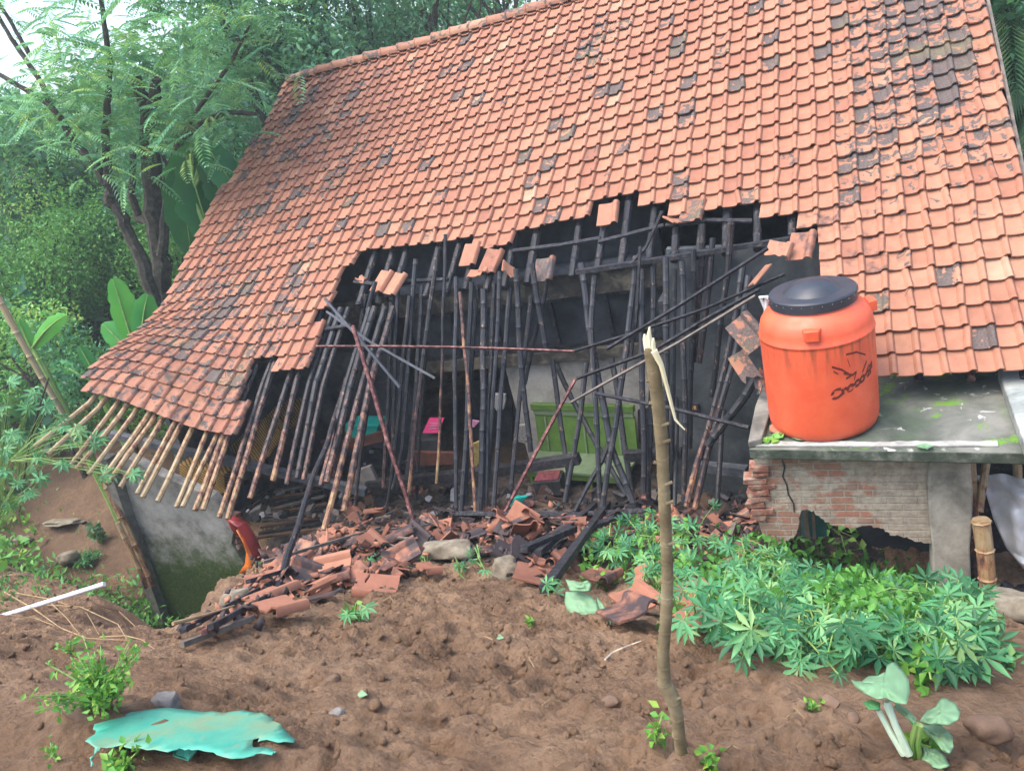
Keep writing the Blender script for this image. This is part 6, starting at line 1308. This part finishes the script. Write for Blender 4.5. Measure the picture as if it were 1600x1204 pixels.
# leaves left of the trunk
creeper([(905, 900), (930, 862), (960, 835), (1010, 815), (1060, 818), (1085, 835), (1095, 880), (1080, 920), (1060, 960), (1070, 1000), (1045, 1000), (1040, 930), (1000, 900), (960, 920), (920, 915)], 'fallen creeper with small bright leaves around the snapped trunk', 420, .08, LEAF_BRIGHT, .22)
for x, y, n_, l in [(955, 870, 22, 'torn cassava shoots on the tiles left of the snapped trunk'), (1010, 855, 22, 'torn cassava shoots directly left of the snapped trunk'), (1075, 850, 16, 'torn cassava shoots right of the snapped trunk near the brick rubble'), (1030, 925, 16, 'cassava leaves behind the tilted tiles at the snapped trunk'), (1100, 985, 14, 'cassava leaves draped over the pink tile right of the trunk')]:
    b0 = G(x, y); cassava(b0, [G(x + rnd.gauss(0, 28), y + rnd.gauss(0, 20)) + Vector((0, 0, rnd.uniform(.08, .26))) for _ in range(n_)], l, r=(.08, .14), shade=(.4, .95))
for x, y, n_, l in [(668, 888, 5, 'limp cassava leaf lying before the concrete chunk'), (575, 900, 7, 'limp cassava leaves in the left part of the tile heap'), (590, 848, 4, 'small cassava leaves high in the left tile heap'), (755, 885, 5, 'cassava sprig between the two concrete chunks'), (555, 972, 5, 'small sprig lying on the mud below the left heap'), (865, 935, 4, 'dark sprig left of the crushed green leaf'), (725, 905, 3, 'single drooping leaf on the mud below the flat concrete chunk')]:
    b0 = G(x, y); cassava(b0, [G(x + rnd.gauss(0, 13), y + rnd.gauss(0, 8)) + Vector((0, 0, rnd.uniform(.04, .14))) for _ in range(n_)], l, r=(.06, .10), shade=(.4, .95), name='cassava_sprig')
# stalks at left foreground
for pts, Y, l, bs in [([(150, 690), (120, 670), (95, 665), (165, 745), (205, 740), (100, 720)], 5.6, 'cassava branch with pale hand-shaped leaves over the bare rafter ends', (20, 720)), ([(30, 755), (45, 770), (10, 740), (60, 745), (20, 790)], 5.2, 'cassava branch with pale leaves at the left edge above the vine', (0, 830)), ([(75, 635), (90, 655), (110, 690), (70, 680), (40, 640), (30, 690)], 6.0, 'cassava plant with mid-green leaves left of the first rafter', (30, 760)), ([(20, 600), (5, 640), (50, 610), (15, 680), (60, 715), (5, 700)], 5.8, 'cassava plant with dark leaves at the left edge beside the bamboo pole', (0, 800))]:
    b0 = at(*bs, Y=Y); cassava(b0, [at(x + rnd.uniform(-6, 6), y + rnd.uniform(-6, 6), Y=Y + rnd.uniform(-.3, .3)) for x, y in pts * 3], l, r=(.12, .18), shade=(.5, 1.0))
# vine with rounded bright leaves, left edge
e = empty('vine', G(20, 880), 'vine with rounded bright green leaves on the bank at the left edge', 'vine'); L = Leaves(); P = []
while len(P) < 170:
    x = rnd.uniform(-30, 70); y = rnd.uniform(790, 905)
    if x > 40 and y < 820: continue
    P.append(A3(G(x, y)) + [0, 0, rnd.uniform(.05, .4)])
P = np.array(P); n = len(P); L.add(P, rand_dirs(n, -.2), rand_dirs(n, 1.0), nr.uniform(.09, .16, n), nr.uniform(.08, .14, n), nr.uniform(.3, 1, n), .15, .4); L.build('foliage', LEAF_BRIGHT, e)
# bright weed beside the turquoise sheet, other weeds
def weed(px, py, n, rad, h, label, mat=LEAF_BRIGHT, size=.045, shade=(.4, 1)):
    b0 = G(px, py); e = empty('weed', b0, label, 'weed'); L = Leaves(); mb = MB(); P = []
    for k in range(max(3, n // 9)):
        a = rnd.uniform(0, 6.28); q = rnd.random(); t = b0 + Vector((math.cos(a) * rad * q, math.sin(a) * rad * q, h * rnd.uniform(.5, 1))); mb.tube([b0, b0.lerp(t, .5) + Vector((0, 0, h * .15)), t], [.004, .003, .002], 5)
        for f in np.linspace(.35, 1, 9): P.append(A3(b0.lerp(t, float(f))) + nr.normal(size=3) * size * .35)
    P = np.array(P); n = len(P); L.add(P, rand_dirs(n, .2), rand_dirs(n, 1), size * nr.uniform(.6, 1.3, n), size * .6, nr.uniform(*shade, n)); mb.build('stem', STALK, e); L.build('foliage', mat, e)
weed(172, 1108, 620, .19, .22, 'bushy bright green weed standing behind the turquoise sheet', size=.03, shade=(.2, 1))
weed(112, 1022, 40, .07, .08, 'small weed on the mud below the white rod', size=.03)
weed(190, 1206, 90, .10, .03, 'low weeds peeping out under the front of the turquoise sheet', size=.035)
weed(90, 1190, 20, .05, .05, 'tiny weed at the lower left corner', size=.025)
weed(1025, 1160, 30, .05, .07, 'pair of small green leaves left of the trunk foot', size=.035); weed(1105, 1198, 30, .05, .05, 'bright seedling right of the trunk foot', size=.03); weed(1268, 1112, 14, .04, .05, 'lone seedling on the right mud slope', size=.025)
weed(560, 968, 40, .10, .10, 'green sprig on the mud under the left heap', LEAF_BRIGHT, .05); weed(1585, 1045, 20, .08, .08, 'pale sprig at the right edge', LEAF_CASS, .06); weed(140, 880, 260, .32, .22, 'feathery blue-green weed on the bank above the white rod', LEAF_CASS, .06); weed(160, 850, 90, .12, .4, 'grassy tuft beyond the pit edge', LEAF_PALM, .12)
weed(830, 975, 12, .03, .03, 'tiny green leaf on the mud below the charred bundle', size=.03); weed(1440, 1160, 10, .03, .03, 'grass blade cluster at the foot of the pale taro leaves', size=.04)
# flat fallen leaf scraps
for x, y, l in [(776, 999, 'small turquoise-green leaf scrap on the middle mud'), (560, 1090, 'tiny blue-green scrap on the mud right of the turquoise sheet')]:
    L = Leaves(); g = G(x, y, .012); L.add([A3(g)], [[1, .2, 0]], [[0, -.3, 1]], .045, .035, .9); tag(L.build('leaf', LEAF_TARO), l, 'leaf')
# big pale taro leaves
def taro_leaf(L, tip, base, wid, Y0, Y1, shade):
    p0 = A3(at(*base, Y=Y0)); p1 = A3(at(*tip, Y=Y1)); k = 12; t = np.linspace(0, 1, k)[:, None]; d = p1 - p0; ln = np.linalg.norm(d); view = p0 - np.array([0, 0, CZ]); side = np.cross(d, view); pts = p0 + d * t - view / np.linalg.norm(view) * .15 * ln * 4 * t * (1 - t)
    w = wid * (np.clip(1 - t[:, 0], 0, 1) ** .7) * (np.clip(t[:, 0] * 6, 0, 1) ** .5 * .95 + .05) * (1 + .06 * nr.normal(size=k)); L.strip(pts, np.tile(side, (k, 1)), w, shade, .12)
def blade(e, outline, Y, lean, name='leaf', mat=None, wav=.012):
    bm = bmesh.new(); n_ = len(outline); cx_ = sum(p[0] for p in outline) / n_; cy_ = sum(p[1] for p in outline) / n_; ring = []
    for a, b_ in zip(outline, outline[1:] + outline[:1]):
        for q in range(3): ring.append((a[0] + (b_[0] - a[0]) * q / 3, a[1] + (b_[1] - a[1]) * q / 3))
    L0 = np.array(root_loc(e)); V = []; F = []; K = 7; m_ = len(ring)
    for k in range(K + 1):
        f = 1 - k / K
        for q, (x, y) in enumerate(ring):
            p = at(cx_ + (x - cx_) * f, cy_ + (y - cy_) * f, Y=Y + lean * ((cy_ - y) * f) * .004); ang = q / m_ * 6.283
            d = wav * (math.sin(ang * 7 + Y * 9) * f * f * 1.2 + 2.2 * f * f - 1.0 + noise.noise(Vector((x * .05 * f, y * .05 * f, Y))) * 1.5); v = Vector(ray(x, y)).normalized(); V.append(p + v * d)
    for k in range(K):
        for q in range(m_): F.append((k * m_ + q, k * m_ + (q + 1) % m_, (k + 1) * m_ + (q + 1) % m_, (k + 1) * m_ + q))
    V = np.array([list(v) for v in V]); T = np.tile([.75, 0, 0], (len(V), 1)); o = npmesh(name, V, np.array(F), mat or LEAF_TARO, e, T, True); s_ = o.modifiers.new('s', 'SOLIDIFY'); s_.thickness = .0015; return o
tg_ = G(1450, 1195); e = empty('taro_plant', tg_, 'uprooted taro plant with large pale green leaves lying on the mud', 'taro plant'); Yg = tg_.y
for ol, dy in [([(1385, 1090), (1370, 1092), (1350, 1082), (1336, 1072), (1330, 1062), (1345, 1066), (1357, 1056), (1372, 1055), (1385, 1048), (1387, 1037), (1398, 1034), (1410, 1046), (1420, 1062), (1422, 1082), (1416, 1100), (1400, 1098)], .14),
               ([(1402, 1098), (1418, 1108), (1434, 1124), (1428, 1130), (1412, 1118), (1396, 1104)], .12),
               ([(1436, 1126), (1448, 1110), (1462, 1104), (1470, 1090), (1482, 1092), (1494, 1100), (1501, 1112), (1497, 1124), (1484, 1132), (1466, 1132), (1450, 1130)], .13),
               ([(1434, 1130), (1450, 1132), (1466, 1131), (1480, 1140), (1488, 1150), (1490, 1166), (1484, 1178), (1472, 1172), (1462, 1158), (1448, 1146)], .10),
               ([(1440, 1162), (1450, 1168), (1464, 1170), (1476, 1180), (1484, 1196), (1470, 1202), (1452, 1196), (1440, 1188), (1444, 1174)], .06)]: blade(e, ol, Yg + dy, 1)
blade(e, [(1348, 1097), (1362, 1093), (1376, 1098), (1374, 1108), (1358, 1108)], Yg + .1, 1, mat=LEAF_CASS, wav=.004)
m = MB()
for pts, r in [([(1386, 1095), (1398, 1130), (1420, 1178)], .009), ([(1372, 1108), (1392, 1145), (1412, 1178)], .008), ([(1383, 1100), (1402, 1140), (1415, 1175)], .007)]: m.tube([at(*p, Y=Yg + .1 - .02 * k) for k, p in enumerate(pts)], [r, r * 1.1, r * 1.3], 8)
m.build('pale_stalk', simple('pale_stalk_skin', [(.3, (.35, .48, .36)), (.7, (.5, .62, .48))], 9, .4), e)
m = MB()
for pts in [[(1432, 1130), (1424, 1160), (1428, 1195)], [(1438, 1132), (1434, 1160), (1438, 1195)]]: m.tube([at(*p, Y=Yg + .08) for p in pts], .008, 8)
m.build('green_stalk', STALK, e)
e = empty('crushed_taro_leaf', G(915, 945), 'crushed pale green taro leaf between the charred bundle and the cassava leaves', 'taro leaf'); Yc = G(915, 962).y
for ol, dy in [([(884, 905), (896, 907), (908, 910), (918, 906), (924, 912), (922, 924), (908, 924), (890, 922)], .14), ([(884, 924), (902, 923), (924, 930), (934, 944), (934, 960), (922, 968), (902, 968), (888, 958), (882, 940)], .08), ([(932, 930), (944, 946), (956, 972), (954, 982), (940, 976), (932, 958)], .04)]: blade(e, ol, Yc + dy, 1, 'blade')
# leaves lying on the slab and its rim
for x, y, a, mt, l in [(1183, 690, .2, LEAF_BRIGHT, 'green leaf at the left front corner of the slab'), (1204, 690, 1.2, LEAF_BRIGHT, 'green leaf second from the left corner of the slab'), (1243, 685, .1, LEAF_TARO, 'pale green leaf at the foot of the tank'), (1442, 699, 1.0, LEAF_TARO, 'pale green leaf on the slab rim right of the tank'), (1222, 682, 2.0, LEAF_BUSH, 'yellowish withered leaf at the left foot of the tank')]:
    L = Leaves(); g = topz(x, y, ZS + .03); n = 4; L.add(np.tile(A3(g), (n, 1)) + nr.normal(size=(n, 3)) * [.02, .02, .004], [[math.cos(a + q), math.sin(a + q), .05] for q in (0, .5, -.5, 1.2)], [[0, -.2, 1]] * n, .09, .07, [.8, .6, .9, .7], .2); tag(L.build('leaf', mt), l, 'leaf')
loose_tile(topz(1218, 678, ZS + .03), Euler((.1, .1, .8)), 4, (.55, -.1, 0), 'small orange tile chip on the slab left of the tank')
# ------------------------------------------------------------------ loose soil clods on the slide, one mass
def clods(n, smin, smax, seed):
    bm = bmesh.new(); bmesh.ops.create_icosphere(bm, subdivisions=1, radius=1); V0 = np.array([v.co[:] for v in bm.verts]); F0 = np.array([[v.index for v in f.verts] for f in bm.faces]); bm.free()
    X = nr.uniform(-6.5, 1.6, n); Y = .75 + nr.random(n) ** 1.3 * 4.6; lum = fbm(X * 1.1 + 5, Y * 1.1, 3, 33) * 1.6 + .55; keep = (nr.random(n) < np.clip(lum, .12, 1)) & (poly_sd(X, Y, PIT) < .25); X = X[keep]; Y = Y[keep]; n = len(X)
    s = smin + (smax - smin) * nr.random(n) ** 5; Z = hz(X, Y) + s * .25; V = V0[None] * s[:, None, None] * nr.uniform(.6, 1.25, (n, 1, 3)) * nr.uniform(.5, 1.4, (n, len(V0), 1)); V = V + np.stack([X, Y, Z], -1)[:, None]
    F = (F0[None] + (np.arange(n) * len(V0))[:, None, None]).reshape(-1, 3); T = np.repeat(np.stack([np.zeros(n), nr.uniform(0, .35, n), np.zeros(n)], -1), len(V0), 0)
    o = npmesh('soil_clods', V.reshape(-1, 3), F, GROUND, None, T, False); tag(o, 'loose brown soil clods scattered over the mud slide', 'soil clods', kind='stuff')
clods(17000, .0025, .024, 1)
hz_box = MB(); hz_box.box((-14, 60, 7), (200, 150, 26)); 
hm = bpy.data.materials.new('haze'); hm.use_nodes = True; ht = hm.node_tree; ht.nodes.clear(); ho = ht.nodes.new('ShaderNodeOutputMaterial'); hv = ht.nodes.new('ShaderNodeVolumePrincipled')
hv.inputs['Density'].default_value = .0025; hv.inputs['Color'].default_value = (.85, .97, 1, 1); hv.inputs['Anisotropy'].default_value = .2; ht.links.new(hv.outputs[0], ho.inputs['Volume'])
ho_ = hz_box.build('haze', hm, origin=(0, 0, 0), smooth=False); tag(ho_, 'thin damp haze in the air', 'haze', kind='stuff')
scene.cycles.volume_step_rate = 4; scene.cycles.volume_bounces = 0
